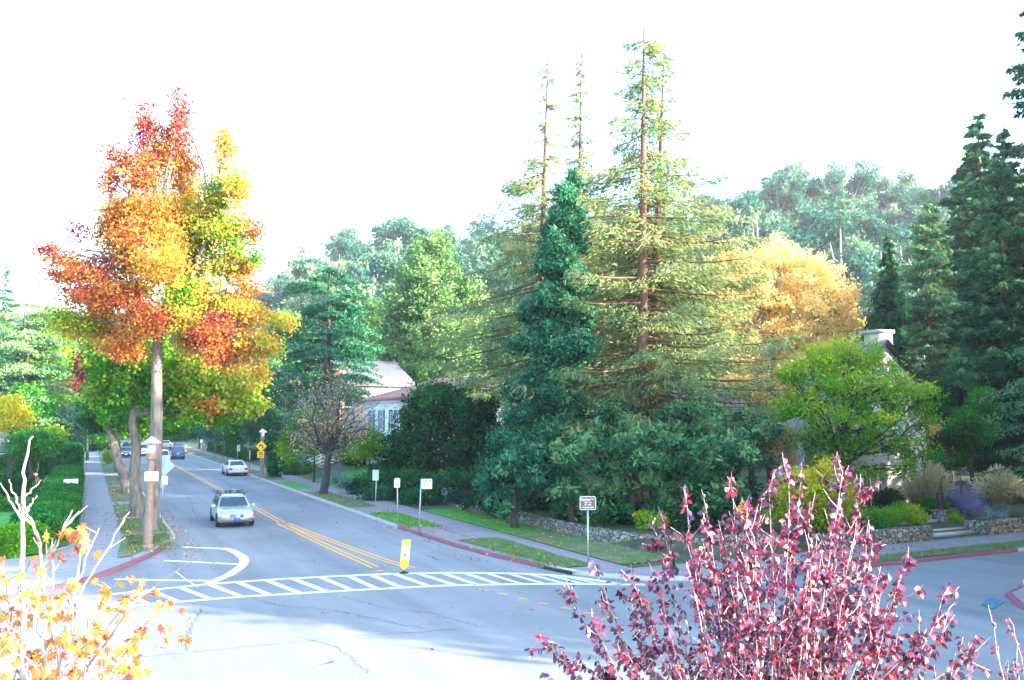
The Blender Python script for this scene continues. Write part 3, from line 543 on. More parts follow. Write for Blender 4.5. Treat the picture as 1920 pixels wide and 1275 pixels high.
# old stone steps and side wall by the junipers, far end of the long wall
t = thing('stone_steps', (20.9, 51.3, .1), 'weathered stone steps climbing beside the dark juniper bank', 'steps')
for k in range(5): mb = MB(); mb.box((20.4 + k * .4, 51.4, .2 + k * .17), (.42, 1.5, .17)); mb.build('step', M['concrete'], t)
mb = MB(); mb.box((21.2, 50.3, .55), (2.4, .3, 1.1)); mb.build('side_wall', M['concrete'], t)
mb = MB(); mb.box((21.2, 52.4, .55), (2.4, .3, 1.1)); mb.build('side_wall', M['concrete'], t)
for k in range(16): x, y = rng.uniform(20.8, 24.5), rng.uniform(42.5, 48.5); mb = MB(); mb.tube([(x, y, .4), (x + rng.normal() * .08, y, 1.5 + rng.random() * .5)], .014, 4); tag(mb.build('garden_stake', M['wood'], base=(x, y, .4)), 'thin upright garden stake in the dark planting bed behind the rubble wall', 'stake', 'garden stakes in the planting bed')
# ------------------------------------------------------------------ lamp posts and signs
def lamp(base, label, top=4.5, k=1.0):
    t = thing('lamp_post', base, label, 'lamp post', 'fluted street lamp posts'); b = np.array(base); mb = MB(); h = top
    mb.lathe(b, [(.0, 0), (.24, 0), (.24, .10), (.19, .16), (.175, .7), (.15, 1.4), (.125, h - 1.0), (.12, h - .95)], 12); mb.build('post', M['lamp_paint'], t, smooth=False)
    mb = MB(); mb.lathe(b, [(.12, h - .98), (.20, h - .94), (.20, h - .72), (.17, h - .69)], 12); mb.build('collar', M['lamp_paint'], t)
    mb = MB(); mb.lathe(b, [(.15, h - .69), (.185, h - .34), (.15, h - .31)], 12); mb.build('lantern', M['lglass'], t)
    mb = MB(); mb.lathe(b, [(.0, h - .30), (.38, h - .30), (.385, h - .27), (.22, h - .14), (.03, h), (.0, h)], 14); mb.build('cap', M['lamp_cap'], t); return t
b1 = G(277, 1028, .13); lamp(b1, 'tall lamp post with conical cap beside the nearest left trunk, a notice tied to it', 4.55)
b2 = G(490, 896, .13); lamp(b2, 'distant lamp post rising behind the yellow left-turn warning sign', 4.35)
# notice tied on near lamp
c = np.array([b1[0] + c2w(.12, -.2)[0], b1[1] + c2w(.12, -.2)[1], 3.05])
t = thing('notice_sign', c, 'cream notice board with faint orange lines tied to the near lamp post', 'sign')
mb = MB(); panel(mb, c, CAMX, rect(.56, .38, r=.02)); mb.build('panel', M['notice'], t)
mb = MB(); [flat(mb, c, CAMX, rect(.42, .022, 0, v), .009) for v in (.13, .09, .03, -.03, -.10)]; mb.build('lettering', mat('faded_orange_ink', (.75, .38, .25), .8), t)
# cluster of signs behind the trunk: back of diamond, two plates
b = G(303, 985, .13); dist = math.hypot(b[0], b[1]); t = thing('road_sign', b, 'back of a pale diamond road sign poking out behind the near lamp post', 'sign')
def cam_at(base, z, du=0., dv=0.): w_ = c2w(du, dv); return np.array([base[0] + w_[0], base[1] + w_[1], z])
mb = MB(); mb.tube([b, (b[0], b[1], 3.6)], .03, 8); mb.build('pole', M['steel'], t)
mb = MB(); panel(mb, cam_at(b, 3.05, .02, .06), CAMX, [(0, -.5), (.5, 0), (0, .5), (-.5, 0)]); mb.build('panel', M['signt'], t)
b = G(296, 990, .13); t = thing('road_sign', b, 'two small pale plates on one pole right of the near lamp post', 'sign')
mb = MB(); mb.tube([b, (b[0], b[1], 2.8)], .028, 8); mb.build('pole', M['steel'], t)
mb = MB(); panel(mb, cam_at(b, 2.35, .0, -.05), CAMX, rect(.28, .62, r=.02)); mb.build('narrow_plate', M['signt'], t)
mb = MB(); panel(mb, cam_at(b, 2.42, .27, -.05), CAMX, rect(.29, .42, r=.02)); mb.build('white_plate', M['signw'], t)
def pole_sign(base, label, zc, w, h, mt, xd=CAMX, du=0., z_pole=None, r=.03, lean=0., rr=.03, name='street_sign', cat='sign', border=None):
    t = thing(name, base, label, cat); top = np.array([base[0] + lean, base[1], z_pole or zc + h / 2]); mb = MB(); mb.tube([(base[0], base[1], 0), top], r, 8); mb.build('pole', M['steel'], t)
    c = cam_at(base, zc, du, -.05); c[0] += lean
    mb = MB(); panel(mb, c, xd, rect(w, h, r=rr)); mb.build('panel', M[mt], t)
    if border: mb = MB(); panel(mb, c - np.array([*c2w(0, -.012), 0]) * 1, xd, rect(w + .05, h + .05, r=rr + .02)); mb.build('border', M[border], t)
    return t, c
def zat(py, base):                          # height above a base point at photo row py
    D = base[0] * SY + base[1] * CY; return HC + (785 - py) / 1607 * D
b = G(703, 958, .13); t, c = pole_sign(b, 'pale teal rectangular sign back on a thin pole, leftmost of the three by the junipers', zat(890, b), .36, .60, 'signt', du=-.06, lean=.08)
b = G(746, 985, .13); t, c = pole_sign(b, 'small white parking plate on a thin pole, middle of the three by the junipers', zat(904, b), .29, .46, 'signw', rr=.05, lean=-.06)
mb = MB(); [flat(mb, c, CAMX, rect(.2, .03, 0, v), .009) for v in (-.04, -.09, -.14)]; mb.build('lettering', M['redp'], t)
b = G(785, 999, .13); t, c = pole_sign(b, 'wider white sign with dark lettering on a leaning pole, rightmost of the juniper three', zat(906, b), .48, .46, 'signw', du=.27, lean=.10)
FI = mat('faded_dark_ink', (.12, .16, .22), .7)
for u, v, w_ in ((-.08, .14, .22), (.14, .15, .12), (-.1, .05, .08), (.03, .04, .1), (-.1, -.03, .1)): mb = MB(); flat(mb, c, CAMX, rect(w_, .05, u, v), .009); mb.build('lettering', FI, t)
b = G(1103, 1058, .13); t, c = pole_sign(b, 'brown street guide sign reading Garber on a steel pole at the right corner', zat(941, b), .54, .44, 'brown', z_pole=zat(955, b), r=.035, rr=.035, border='signw', xd=(CY, -SY))
text_obj('Garber', .125, M['signw'], t, c + np.array([-.09 * CY, .09 * SY, .125]), CAMX, .003, .009); text_obj('STREET', .045, M['signw'], t, c + np.array([.17 * CY, -.17 * SY, .14]), CAMX, .001, .009)
text_obj('1 BLOCK WEST', .062, M['signw'], t, c + np.array([0, 0, -.16]), CAMX, .003, .009)
mb = MB(); [flat(mb, c, CAMX, rect(w_, .035, u, v), .009) for u, v, w_ in ((-.06, .02, .12), (.09, .02, .07), (-.09, -.06, .06), (.06, -.06, .12))]; mb.build('lettering', M['signw'], t)
# warning diamond + advisory plate on the far lamp post
b = np.array(b2); zc = zat(836, b); c = cam_at(b, zc, 0, -.28); t = thing('warning_sign', (c[0], c[1], zc), 'yellow diamond warning sign with black left turn arrow on the far lamp post', 'sign')
mb = MB(); panel(mb, c, CAMX, [(0, -.50), (.50, 0), (0, .50), (-.50, 0)], .02); mb.build('panel', M['signy'], t)
mb = MB(); flat(mb, c, CAMX, [(.10, -.22), (.18, -.22), (.18, .03), (.12, .10), (-.05, .10), (-.05, .17), (-.22, .06), (-.05, -.05), (-.05, .02), (.07, .02), (.10, -.01)], .014); mb.build('arrow', M['black'], t)
c = cam_at(b, zat(851.5, b), -.02, -.30); t = thing('speed_plate', c, 'square yellow advisory plate reading 25 MPH under the turn warning diamond', 'sign')
mb = MB(); panel(mb, c, CAMX, rect(.60, .60, r=.04), .02); mb.build('panel', M['signy'], t)
text_obj('25', .36, M['black'], t, c + np.array([0, 0, .07]), CAMX, .012, .014); text_obj('M.P.H.', .14, M['black'], t, c + np.array([0, 0, -.19]), CAMX, .004, .014)
# far pale sign, bollard post, second far lamp, saplings
b = G(445, 868, .13); pole_sign(b, 'small pale sign on a pole beyond the parked white sedan', zat(840, b), .36, .75, 'signt', du=.1)
b = G(426, 884, .13); t = thing('wooden_post', b, 'short dark timber post behind the parked white sedan', 'post'); mb = MB(); mb.lathe(b, [(0, 0), (.11, 0), (.10, 1.35), (.07, 1.42), (0, 1.42)], 8); mb.build('post', M['wood'], t); mb = MB(); mb.lathe((b[0], b[1], b[2] + 1.0), [(.115, 0), (.115, .08)], 8); mb.build('band', M['steel'], t)
b = G(377, 855, .13); t, c = pole_sign(b, 'small white sign on a thin pole far up the right sidewalk', zat(827, b), .4, .5, 'signw')
# orange-yellow diamond on corner behind the plum leaves
b = G(1394, 1042, .13); t = thing('warning_sign', b, 'orange diamond warning sign partly hidden behind the red leaved tree', 'sign'); mb = MB(); mb.tube([b, (b[0], b[1], zat(930, b))], .035, 8); mb.build('pole', mat('blue_painted_pole', (.10, .22, .35), .6), t)
c = cam_at(b, zat(957, b), 0, -.05); xd = c2w(.8, .6); mb = MB(); panel(mb, c, xd, [(0, -.52), (.46, 0), (0, .52), (-.46, 0)]); mb.build('panel', M['signo'], t)
mb = MB(); flat(mb, c, xd, [(-.10, -.2), (0, -.2), (0, .05), (.16, .05), (.16, .0), (.28, .10), (.16, .2), (.16, .14), (-.1, .14)], .01); mb.build('arrow', M['signy'], t)
# in-street crossing sign
b = G(757, 1075, 0); t = thing('crossing_sign', b, 'lime yellow yield to pedestrians paddle standing on the centre line at the crosswalk', 'sign')
mb = MB(); mb.lathe(b, [(0, 0), (.17, 0), (.17, .03), (.05, .06), (.035, .12), (0, .12)], 12); mb.build('base', M['tyre'], t)
lean = .09; shp = [(0, -.54), (.13, -.36), (.15, -.3), (.15, .48), (.12, .52), (-.12, .52), (-.15, .48), (-.15, -.3), (-.13, -.36)]; c = cam_at(b, .64, lean * .5, -.02); xd = c2w(1, 0)
shp = [(u + .085 * v, v) for u, v in shp]; mb = MB(); panel(mb, c, xd, shp, .03); mb.build('panel', M['signl'], t)
sk = lambda pts: [(u + .085 * v, v) for u, v in pts]
mb = MB(); flat(mb, c, xd, sk(rect(.24, .50, 0, .07)), .018); mb.build('white_field', M['signw'], t)
mb = MB(); o_ = [(-.085, .28), (.085, .28), (0, .13)]; i_ = [(-.045, .258), (.045, .258), (0, .18)]
for k in range(3): flat(mb, c, xd, sk([o_[k], i_[k], i_[(k + 1) % 3], o_[(k + 1) % 3]][::-1]), .022)
mb.build('yield_triangle', M['redp'], t)
mb = MB()
for q in ([(-.012, .04), (.012, .04), (.016, .065), (0, .08), (-.016, .065)][::1], [(-.02, -.04), (.02, -.04), (.026, .035), (-.022, .035)], [(-.02, -.04), (0, -.04), (-.028, -.13), (-.045, -.13)], [(0, -.04), (.02, -.04), (.05, -.13), (.033, -.13)], [(-.022, .03), (-.05, -.02), (-.042, -.03), (-.015, .01)], [(.024, .03), (.05, -.01), (.044, -.02), (.018, .01)]): flat(mb, c, xd, sk(q), .022)
mb.build('walking_figure', M['black'], t)
s1 = np.array([*c2w(.085 * .42, 0), .42]); text_obj('STATE', .06, M['black'], t, c + s1 + np.array([0, 0, .03]), xd, .001, .02); text_obj('LAW', .06, M['black'], t, c + s1 - np.array([0, 0, .03]), xd, .001, .02)
s1 = np.array([*c2w(-.02, 0), -.25]); text_obj('WITHIN', .05, M['black'], t, c + s1, xd, .001, .02); text_obj('CROSSWALK', .035, M['black'], t, c + s1 - np.array([0, 0, .06]), xd, .001, .02)
# ------------------------------------------------------------------ mailbox in the hedge, planters
b = np.array([-.75, 60.5, .1]); t = thing('mailbox', b, 'white rounded mailbox with a blue end standing at the edge of the clipped hedge', 'mailbox')
mb = MB(); mb.box(b + np.array([0, 0, .6]), (.1, .1, 1.2)); mb.build('post', M['wood'], t)
prof = [(u, v) for u, v in [(-.16, 0), (.16, 0), (.16, .2), (.11, .3), (0, .34), (-.11, .3), (-.16, .2)]]
mb = MB(); A_ = [b + np.array([-.45, y, 1.2 + z]) for y, z in prof]; B_ = [b + np.array([.35, y, 1.2 + z]) for y, z in prof]; mb.poly(A_[::-1]); mb.poly(B_); k = 7; mb.add(np.array(A_ + B_), [[i, (i + 1) % k, (i + 1) % k + k, i + k] for i in range(k)]); mb.build('box', M['mailw'], t)
mb = MB(); mb.poly([b + np.array([.356, y * 1.02, 1.2 + z]) for y, z in prof]); mb.build('door', M['bluepaint'], t)
# ------------------------------------------------------------------ vehicles
def car(name, label, base, rz, kind, body, lights='front', group=None, cat='car'):
    """local frame: +y is the nose; x right; built around its centre on the road"""
    Ln, Wd, belt, roof = dict(wagon=(4.7, 1.79, .90, 1.42), sedan=(4.7, 1.80, .92, 1.40), suv=(4.5, 1.85, 1.08, 1.72))[kind]
    T = thing(name, base, label, cat, group); T.rotation_euler = (0, 0, rz); T['_b'] = [0, 0, 0]
    hw = Wd / 2; h = Ln / 2; mb = MB(); st = []
    hood = belt - (.04 if kind != 'suv' else .06); tail = belt + (.0 if kind != 'sedan' else .05)
    for y, zl, zt, w in [(-h, .42, tail - .22, .86), (-h + .06, .30, tail - .06, .93), (-h + .35, .24, tail, .985), (-h * .45, .2, belt, 1), (0, .2, belt, 1), (h * .42, .2, belt, 1), (h * .5, .2, belt - .01, .995), (h - .5, .22, hood - .06, .97), (h - .12, .28, hood - .12, .93), (h, .42, hood - .22, .88)]:
        w *= hw; zm = zl + (zt - zl) * .55; st.append([(-w * .9, zl), (-w, zl + .12), (-w, zm), (-w * .97, zt - .05), (-w * .88, zt), (0, zt + .03), (w * .88, zt), (w * .97, zt - .05), (w, zm), (w, zl + .12), (w * .9, zl)]); st[-1] = [(a, y, b_) for a, b_ in st[-1]]
    V = np.array(st).reshape(-1, 3); K = 11; i = np.arange(len(st) - 1)[:, None] * K; j = np.arange(K)[None]; j2 = (j + 1) % K
    mb.add(V, np.stack([i + j, i + K + j, i + K + j2, i + j2], -1).reshape(-1, 4)); mb.poly(st[0]); mb.poly(st[-1][::-1])
    # greenhouse
    yb = dict(wagon=(-h + .25, -h + .55, h * .16, h * .42), sedan=(-h + .75, -h + 1.45, h * .12, h * .42), suv=(-h + .12, -h + .4, h * .2, h * .45))[kind]
    bw, rw = hw * .90, hw * (.70 if kind != 'suv' else .76)
    A_ = [(-bw, yb[0], belt - .02), (bw, yb[0], belt - .02), (bw, yb[3], belt - .02), (-bw, yb[3], belt - .02)]; B_ = [(-rw, yb[1], roof - .04), (rw, yb[1], roof - .04), (rw, yb[2], roof - .04), (-rw, yb[2], roof - .04)]
    E_ = [(-rw * .9, yb[1] + .08, roof), (rw * .9, yb[1] + .08, roof), (rw * .9, yb[2] - .08, roof), (-rw * .9, yb[2] - .08, roof)]
    mb.add(A_ + B_ + E_, [[0, 1, 5, 4], [1, 2, 6, 5], [2, 3, 7, 6], [3, 0, 4, 7], [4, 5, 9, 8], [5, 6, 10, 9], [6, 7, 11, 10], [7, 4, 8, 11], [8, 9, 10, 11]])
    mb.build('body', M[body], T)
    def pane(nm, q, ins=.08, off=.012, mt='cglass', cut=None):
        q = np.array(q, float); c = q.mean(0); n_ = np.cross(q[1] - q[0], q[3] - q[0]); n_ /= np.linalg.norm(n_)
        u0, u1 = (ins, 1 - ins) if cut is None else cut; f = lambda u, v: (q[0] * (1 - u) + q[1] * u) * (1 - v) + (q[3] * (1 - u) + q[2] * u) * v + n_ * off
        m_ = MB(); m_.poly([f(u0, .10), f(u1, .10), f(u1, .92), f(u0, .92)]); return m_.build(nm, M[mt], T)
    pane('windscreen', [A_[2], A_[3], B_[3], B_[2]], .05); pane('rear_window', [A_[0], A_[1], B_[1], B_[0]], .08)
    for s_ in (0, 1):
        q = [A_[1], A_[2], B_[2], B_[1]] if s_ else [A_[3], A_[0], B_[0], B_[3]]
        cuts = [(.04, .33), (.36, .63), (.66, .95)] if kind != 'sedan' else [(.06, .30), (.34, .62), (.66, .94)]
        for cu in cuts: pane('side_window', q, cut=cu if s_ else (1 - cu[1], 1 - cu[0]))
    R_ = .33 if kind != 'suv' else .37
    for yy in (h - .85, -h + .85):
        for s_ in (-1, 1):
            m_ = MB(); th = np.linspace(0, 2 * pi, 21)[:-1]
            def disc(x, r): return [(x, yy + r * math.cos(a), R_ + r * math.sin(a)) for a in th]
            a_ = disc(s_ * (hw - .19), R_); b_ = disc(s_ * (hw + .012), R_); c_ = disc(s_ * (hw + .012), R_ * .62)
            k_ = len(a_); m_.add(np.array(a_ + b_ + c_), [[i, (i + 1) % k_, (i + 1) % k_ + k_, i + k_] for i in range(k_)] + [[i + k_, (i + 1) % k_ + k_, (i + 1) % k_ + 2 * k_, i + 2 * k_] for i in range(k_)]); w_ = m_.build('wheel', M['tyre'], T)
            m_ = MB(); m_.add(np.array(disc(s_ * (hw + .006), R_ * .63) + [(s_ * (hw - .02), yy, R_)]), [[i, (i + 1) % k_, k_] for i in range(k_)]); rr_ = m_.build('rim', M['rim'], w_)
            rr_.matrix_parent_inverse = Matrix.Identity(4)
            m_ = MB(); o2 = [(s_ * (hw + .003), yy + (R_ + .05) * math.cos(a), R_ + .01 + (R_ + .05) * math.sin(a)) for a in th]; m_.poly([q for q in o2 if q[2] > .2]); m_.build('wheel_arch', M['dplastic'], T)
    fz = hood - .30
    for s_ in (-1, 1):
        m_ = MB(); m_.box((s_ * hw * .60, h - .02, fz), (.34, .06, .17)); m_.build('headlight', M['clearlens'], T)
        m_ = MB(); m_.box((s_ * hw * .83, h - .055, fz), (.12, .12, .17)); m_.build('turn_signal', M['amber'], T)
        m_ = MB(); m_.box((s_ * hw * .76, -h + .03, tail - .30), (.30, .09, .18 if kind != 'suv' else .34)); m_.build('tail_light', M['redlens'], T)
        m_ = MB(); m_.box((s_ * (hw + .09), yb[3] - .28, belt + .06), (.18, .10, .13)); m_.build('mirror', M[body], T)
    m_ = MB(); m_.box((0, h - .0, fz), (.62, .05, .20)); gr = m_.build('grille', M['grille'], T)
    m_ = MB(); [m_.box((0, h + .03, fz + v), (.60, .012, .016)) for v in (-.07, -.035, 0, .035, .07)]; m_.box((0, h + .035, fz), (.03, .02, .2)); m_.build('grille_bar', M['chrome'], gr)
    m_ = MB(); m_.box((0, h + .02, .43), (Wd * .97, .20, .16)); m_.box((0, h + .125, .455), (Wd * .93, .012, .04)); m_.build('front_bumper', M['rim'] if kind == 'wagon' else M[body], T)
    m_ = MB(); m_.box((0, -h - .02, .43), (Wd * .97, .20, .20)); m_.build('rear_bumper', M['rim'] if kind == 'wagon' else M[body], T)
    m_ = MB(); m_.box((0, h + .14, .42), (.32, .012, .16)); m_.build('number_plate', M['blueplate'] if kind == 'wagon' else M['signw'], T)
    m_ = MB(); m_.box((0, -h - .01, tail - .34), (.32, .05, .16)); m_.build('number_plate', M['signw'], T)
    m_ = MB(); m_.box((0, 0, .27), (Wd * .8, Ln * .93, .14)); m_.build('underside', M['dplastic'], T)
    if kind == 'wagon':
        for yy in (yb[1] + .5, yb[2] - .25): m_ = MB(); m_.tube([(-rw - .12, yy, roof + .13), (rw + .22, yy, roof + .13)], .018, 6); [m_.box((s_ * rw * .95, yy, roof + .05), (.07, .09, .16)) for s_ in (-1, 1)]; m_.build('roof_bar', M['dplastic'], T)
        for x in (-.28, .12, .32): m_ = MB(); m_.box((x, yb[2] - .25, roof + .19), (.13, .16, .09)); m_.build('rack_clamp', M['dplastic'], T)
        for s_ in (-.18, .42): m_ = MB(); m_.tube([(s_, yb[1] + .3, roof + .20), (s_, yb[2] - .1, roof + .20)], .03, 6); m_.build('rack_tray', M['grille'], T)
    return T
hx = lambda px, py: G(px, py)[:2]
car('station_wagon', 'ice blue station wagon with roof rack and blue plate driving towards the crosswalk', (6.9, 46.9, .012), pi - R(2), 'wagon', 'body_ice')
car('parked_sedan', 'white sedan parked at the right kerb seen from behind', (12.9, 86.6, .012), 0, 'sedan', 'body_white', cat='car')
car('moving_suv', 'white sport utility car coming along the avenue behind the wagon, nearest of the far traffic', (7.9, 109, .012), pi, 'suv', 'body_white')
car('moving_suv', 'dark blue sport utility car driving away in the right lane', (10.9, 124.5, .012), 0, 'suv', 'body_blue')
car('parked_car', 'grey blue car with glowing red tail light parked far up the right kerb', (12.9, 143, .012), 0, 'suv', 'body_grey')
car('moving_car', 'white car beyond the white sport utility car in the oncoming lane', (7.2, 137, .012), pi, 'suv', 'body_white')
car('moving_car', 'blue car furthest up the oncoming lane', (6.3, 160, .012), pi, 'sedan', 'body_blue')
car('parked_car', 'dark car parked under the left row of street trees', (4.9, 133, .012), pi, 'sedan', 'body_dark')
car('parked_car', 'pale car parked furthest up the right kerb', (12.9, 170, .012), 0, 'sedan', 'body_white')
# ------------------------------------------------------------------ houses
def window(parent, c, xd, w, h, mt='glass', shut=False, bars=(1, 2), dark=False):
    c = np.asarray(c, float); x, n_ = face(xd); m_ = MB(); fr = .07
    for u, v, ww, hh in ((0, h / 2, w + 2 * fr, fr), (0, -h / 2, w + 2 * fr, fr), (-w / 2 - fr / 2, 0, fr, h - fr), (w / 2 + fr / 2, 0, fr, h - fr)): panel(m_, c + x * u + np.array([0, 0, v]) + n_ * .02, xd, rect(ww, hh), .06)
    for k in range(1, bars[0] + 1): panel(m_, c + x * (w * (k / (bars[0] + 1) - .5)) + n_ * .025, xd, rect(.035, h - fr), .02)
    for k in range(1, bars[1] + 1): panel(m_, c + np.array([0, 0, h * (k / (bars[1] + 1) - .5)]) + n_ * .022, xd, rect(w, .03), .02)
    f = m_.build('window', M['trim'], parent); m_ = MB(); panel(m_, c + n_ * .008, xd, rect(w, h), .01); g_ = m_.build('pane', M['glass'], f, base=parent['_b'])
    m_ = MB(); panel(m_, c + np.array([0, 0, -h / 2 - .08]) + n_ * .07, xd, rect(w + .25, .07), .16); m_.build('sill', M['trim'], f, base=parent['_b'])
    if shut:
        for s_ in (-1, 1): m_ = MB(); panel(m_, c + x * s_ * (w / 2 + .32) + n_ * .03, xd, rect(.42, h + .1), .05); m_.build('shutter', M['shutter'], f, base=parent['_b'])
def house(name, label, x0, x1, y0, y1, ez, rz_, wall, roof, kind='hip', z0=0, ov=.45, axis_='y'):
    T = thing(name, ((x0 + x1) / 2, (y0 + y1) / 2, z0), label, 'house'); m_ = MB(); m_.box(((x0 + x1) / 2, (y0 + y1) / 2, (ez + z0) / 2 - .5), (x1 - x0, y1 - y0, ez - z0 + 1.0))
    cx, cy = (x0 + x1) / 2, (y0 + y1) / 2; q = MB(); a, b_, c_, d = x0 - ov, x1 + ov, y0 - ov, y1 + ov; e = ez - .02
    if kind == 'hip': r = min(b_ - a, d - c_) / 2; rr = [(cx, c_ + r, rz_), (cx, d - r, rz_)] if d - c_ > b_ - a else [(a + r, cy, rz_), (b_ - r, cy, rz_)]
    else: rr = [(cx, c_, rz_), (cx, d, rz_)] if axis_ == 'y' else [(a, cy, rz_), (b_, cy, rz_)]
    v = [(a, c_, e), (b_, c_, e), (b_, d, e), (a, d, e)] + rr
    if (d - c_ > b_ - a and kind == 'hip') or (kind == 'gable' and axis_ == 'y'): F = [[0, 4, 5, 3], [1, 2, 5, 4]]; F3 = [[0, 1, 4], [2, 3, 5]]
    else: F = [[0, 1, 5, 4], [2, 3, 4, 5]]; F3 = [[1, 2, 5], [3, 0, 4]]
    top = np.array(v); th = np.array([0, 0, .16]); q.add(top + th, F); q.add(top, [f[::-1] for f in F]); q.add(np.r_[top[:4], top[:4] + th], [[0, 1, 5, 4], [1, 2, 6, 5], [2, 3, 7, 6], [3, 0, 4, 7]])
    if kind == 'hip': q.add(top + th, F3); q.add(top, [f[::-1] for f in F3])
    else:
        i0 = [(x0, y0, ez), (x1, y0, ez), (cx, y0, rz_ - .45)] if axis_ == 'y' else [(x0, y0, ez), (x0, cy, rz_ - .45), (x0, y1, ez)]
        i1 = [(x0, y1, ez), (cx, y1, rz_ - .45), (x1, y1, ez)] if axis_ == 'y' else [(x1, y0, ez), (x1, y1, ez), (x1, cy, rz_ - .45)]
        m_.poly(i0); m_.poly(i1)
    m_.build('wall', M[wall], T); rf = q.build('roof', M[roof], T); return T, rf
def chimney(T, rf, c, w, z0, z1, mt='brick', pots=0, d=None):
    m_ = MB(); d = d or w; m_.box((c[0], c[1], (z0 + z1) / 2), (w, d, z1 - z0)); m_.box((c[0], c[1], z1 + .09), (w + .18, d + .18, .18)); o = m_.build('chimney', M[mt], rf, base=T['_b'])
    return o
# white house with clay tile roof
hx0 = 22.0; T, rf = house('white_house', 'white two storey house with a red clay tile hip roof behind the dark tree', hx0, 34, 63.5, 73.6, 6.95, 8.75, 'stucco', 'tile', 'hip', 1.8)
m_ = MB(); m_.box((hx0 - .06, 68.55, 6.8), (.12, 10.2, .22)); m_.build('cornice', M['trim'], T)
for y, z, w_, h_ in ((71.8, 5.3, .62, 1.55), (69.0, 5.3, .62, 1.55), (66.2, 5.3, .62, 1.55), (71.2, 2.9, .9, 1.3), (67.8, 2.9, .9, 1.5)): window(T, (hx0, y, z), (0, -1), w_, h_, shut=z > 4)
# gabled house behind the cedar
T, rf = house('gabled_house', 'pale pinkish house with grey gable roof and brick chimney behind the cedar', 23.5, 33, 92, 108, 9.0, 12.2, 'stuccop', 'slate', 'gable', 2, axis_='x')
for y, z in ((95, 7.6), (99, 7.6), (104, 7.6), (95, 4.6), (104, 4.6)): window(T, (23.5, y, z), (0, -1), .8, 1.4, shut=True)
for x in (25.5, 29.5): window(T, (x, 92, 7.4), (1, 0), .9, 1.4)
cpt = P(633, 720, 88); chimney(T, rf, (cpt[0], cpt[1]), 1.15, 3, 10.2, d=1.15)
# dark roofed house beyond with white chimneys, pale house up the slope
pp = P(860, 745, 102); z_ = float(tz(pp[0], pp[1])); T, rf = house('hillside_house', 'slate roofed house with two white chimneys beyond the tile roofed house', pp[0] - 9, pp[0] + 3, pp[1] - 5, pp[1] + 5, 7.2, 9.2, 'stucco', 'slate', 'hip', z_)
for px in (862, 872): q = P(px, 714, 101); chimney(T, rf, (q[0], q[1]), .55, 7.5, 10.2 if px == 872 else 9.9, 'trim')
pp = P(905, 740, 90); T, rf = house('hillside_house', 'small white house with dormer window glimpsed left of the tall redwoods', pp[0] - 3, pp[0] + 8, pp[1] - 5, pp[1] + 5, 7.0, 8.4, 'stucco', 'slate', 'gable', 1.5)
q = P(893, 716, 84); window(T, (q[0] - .4, pp[1] - 5, 6.2), (1, 0), .7, .8, bars=(1, 0))
pp = P(1310, 760, 72); T, rf = house('pale_house', 'pale house with a slate gable roof hidden behind the redwood trunks', pp[0] - 9, pp[0] + 3, pp[1] - 4, pp[1] + 6, 5.4, 8.0, 'stuccog', 'slate', 'gable', .8, axis_='x')
for k in range(5): window(T, (pp[0] - 7.5 + 2.2 * k, pp[1] - 4, 4.0), (1, 0), 1, 1.4)
# grey cottage on the right
cx0, cx1 = onS(1590, 33), onS(1735, 33)
T, rf = house('stucco_cottage', 'tall grey stucco house gable with clay chimney behind the feathery tree', cx0, cx1, 33, 36.2, 6.9, 9.6, 'stuccog', 'slate', 'gable', .5, ov=.25)
cc = P(1657, 640, 50.0); m_ = MB(); chimney(T, rf, (onS(1657, 33.5), 33.65), 1.05, 8.2, 10.15, 'stuccop')
w1 = onS(1627, 33); window(T, (w1, 33, 1.75), (1, 0), 1.05, 2.3, bars=(1, 1)); w2 = onS(1702, 33); window(T, (w2, 33, 2.55), (1, 0), .85, 1.1); window(T, ((cx0 + cx1) / 2, 33, 5.6), (1, 0), 1.2, 1.4)
for s_ in (-1, 1): m_ = MB(); panel(m_, (w1 + s_ * .95, 32.96, 1.75), (1, 0), rect(.42, 2.5), .05); m_.build('shutter', M['shutter'], T)
T, rf = house('rear_wing', 'slate roofed wing set back to the right of the grey stucco house', cx1 + .3, cx1 + 9, 38, 46, 4.2, 7.0, 'stuccog', 'slate', 'hip', .6)
window(T, (cx1 + 3, 38, 2.4), (1, 0), 1, 1.2)
# left garden shed and far left house
T, rf = house('garden_shed', 'low grey blue shed roof between the left hedges', -9.5, -3.2, 92.6, 97, 2.35, 3.0, 'slate', 'slate', 'gable', .1, axis_='x')
window(T, (-7.5, 92.6, 1.9), (1, 0), 1.6, .5, bars=(1, 0))
pp = P(-20, 760, 95); T, rf = house('left_house', 'salmon roofed house at the left edge behind the yellow tree', pp[0] - 9, pp[0] + 4.5, pp[1] - 5, pp[1] + 5, 6.6, 8.9, 'stucco', 'tile', 'hip', 0)
# white porch stair with handrails on the lawn bank
t = thing('garden_stair', (18.6, 77, .1), 'white railed wooden stair climbing the lawn bank behind the bare tree', 'stair')
s0 = np.array(G(568, 889, .15)); s1 = P(612, 868, 80); s1 = np.array([s0[0] + 5.0, s0[1] - .6, 2.15])
for k in range(10): m_ = MB(); q = s0 + (s1 - s0) * (k / 10); m_.box(q + np.array([.2, .8, .0]), (.42, 1.6, .16)); m_.build('step', M['concrete'], t)
for dy in (0, 1.6):
    m_ = MB(); o_ = np.array([0, dy, 0]); [m_.tube([s0 + o_ + (0, 0, hh), s1 + o_ + (0, 0, hh)], .045, 5) for hh in (.25, .6, .95)]
    for k in range(11): q = s0 + (s1 - s0) * (k / 10) + o_; m_.tube([q, q + (0, 0, .97)], .04, 5)
    m_.build('handrail', M['trim'], t)
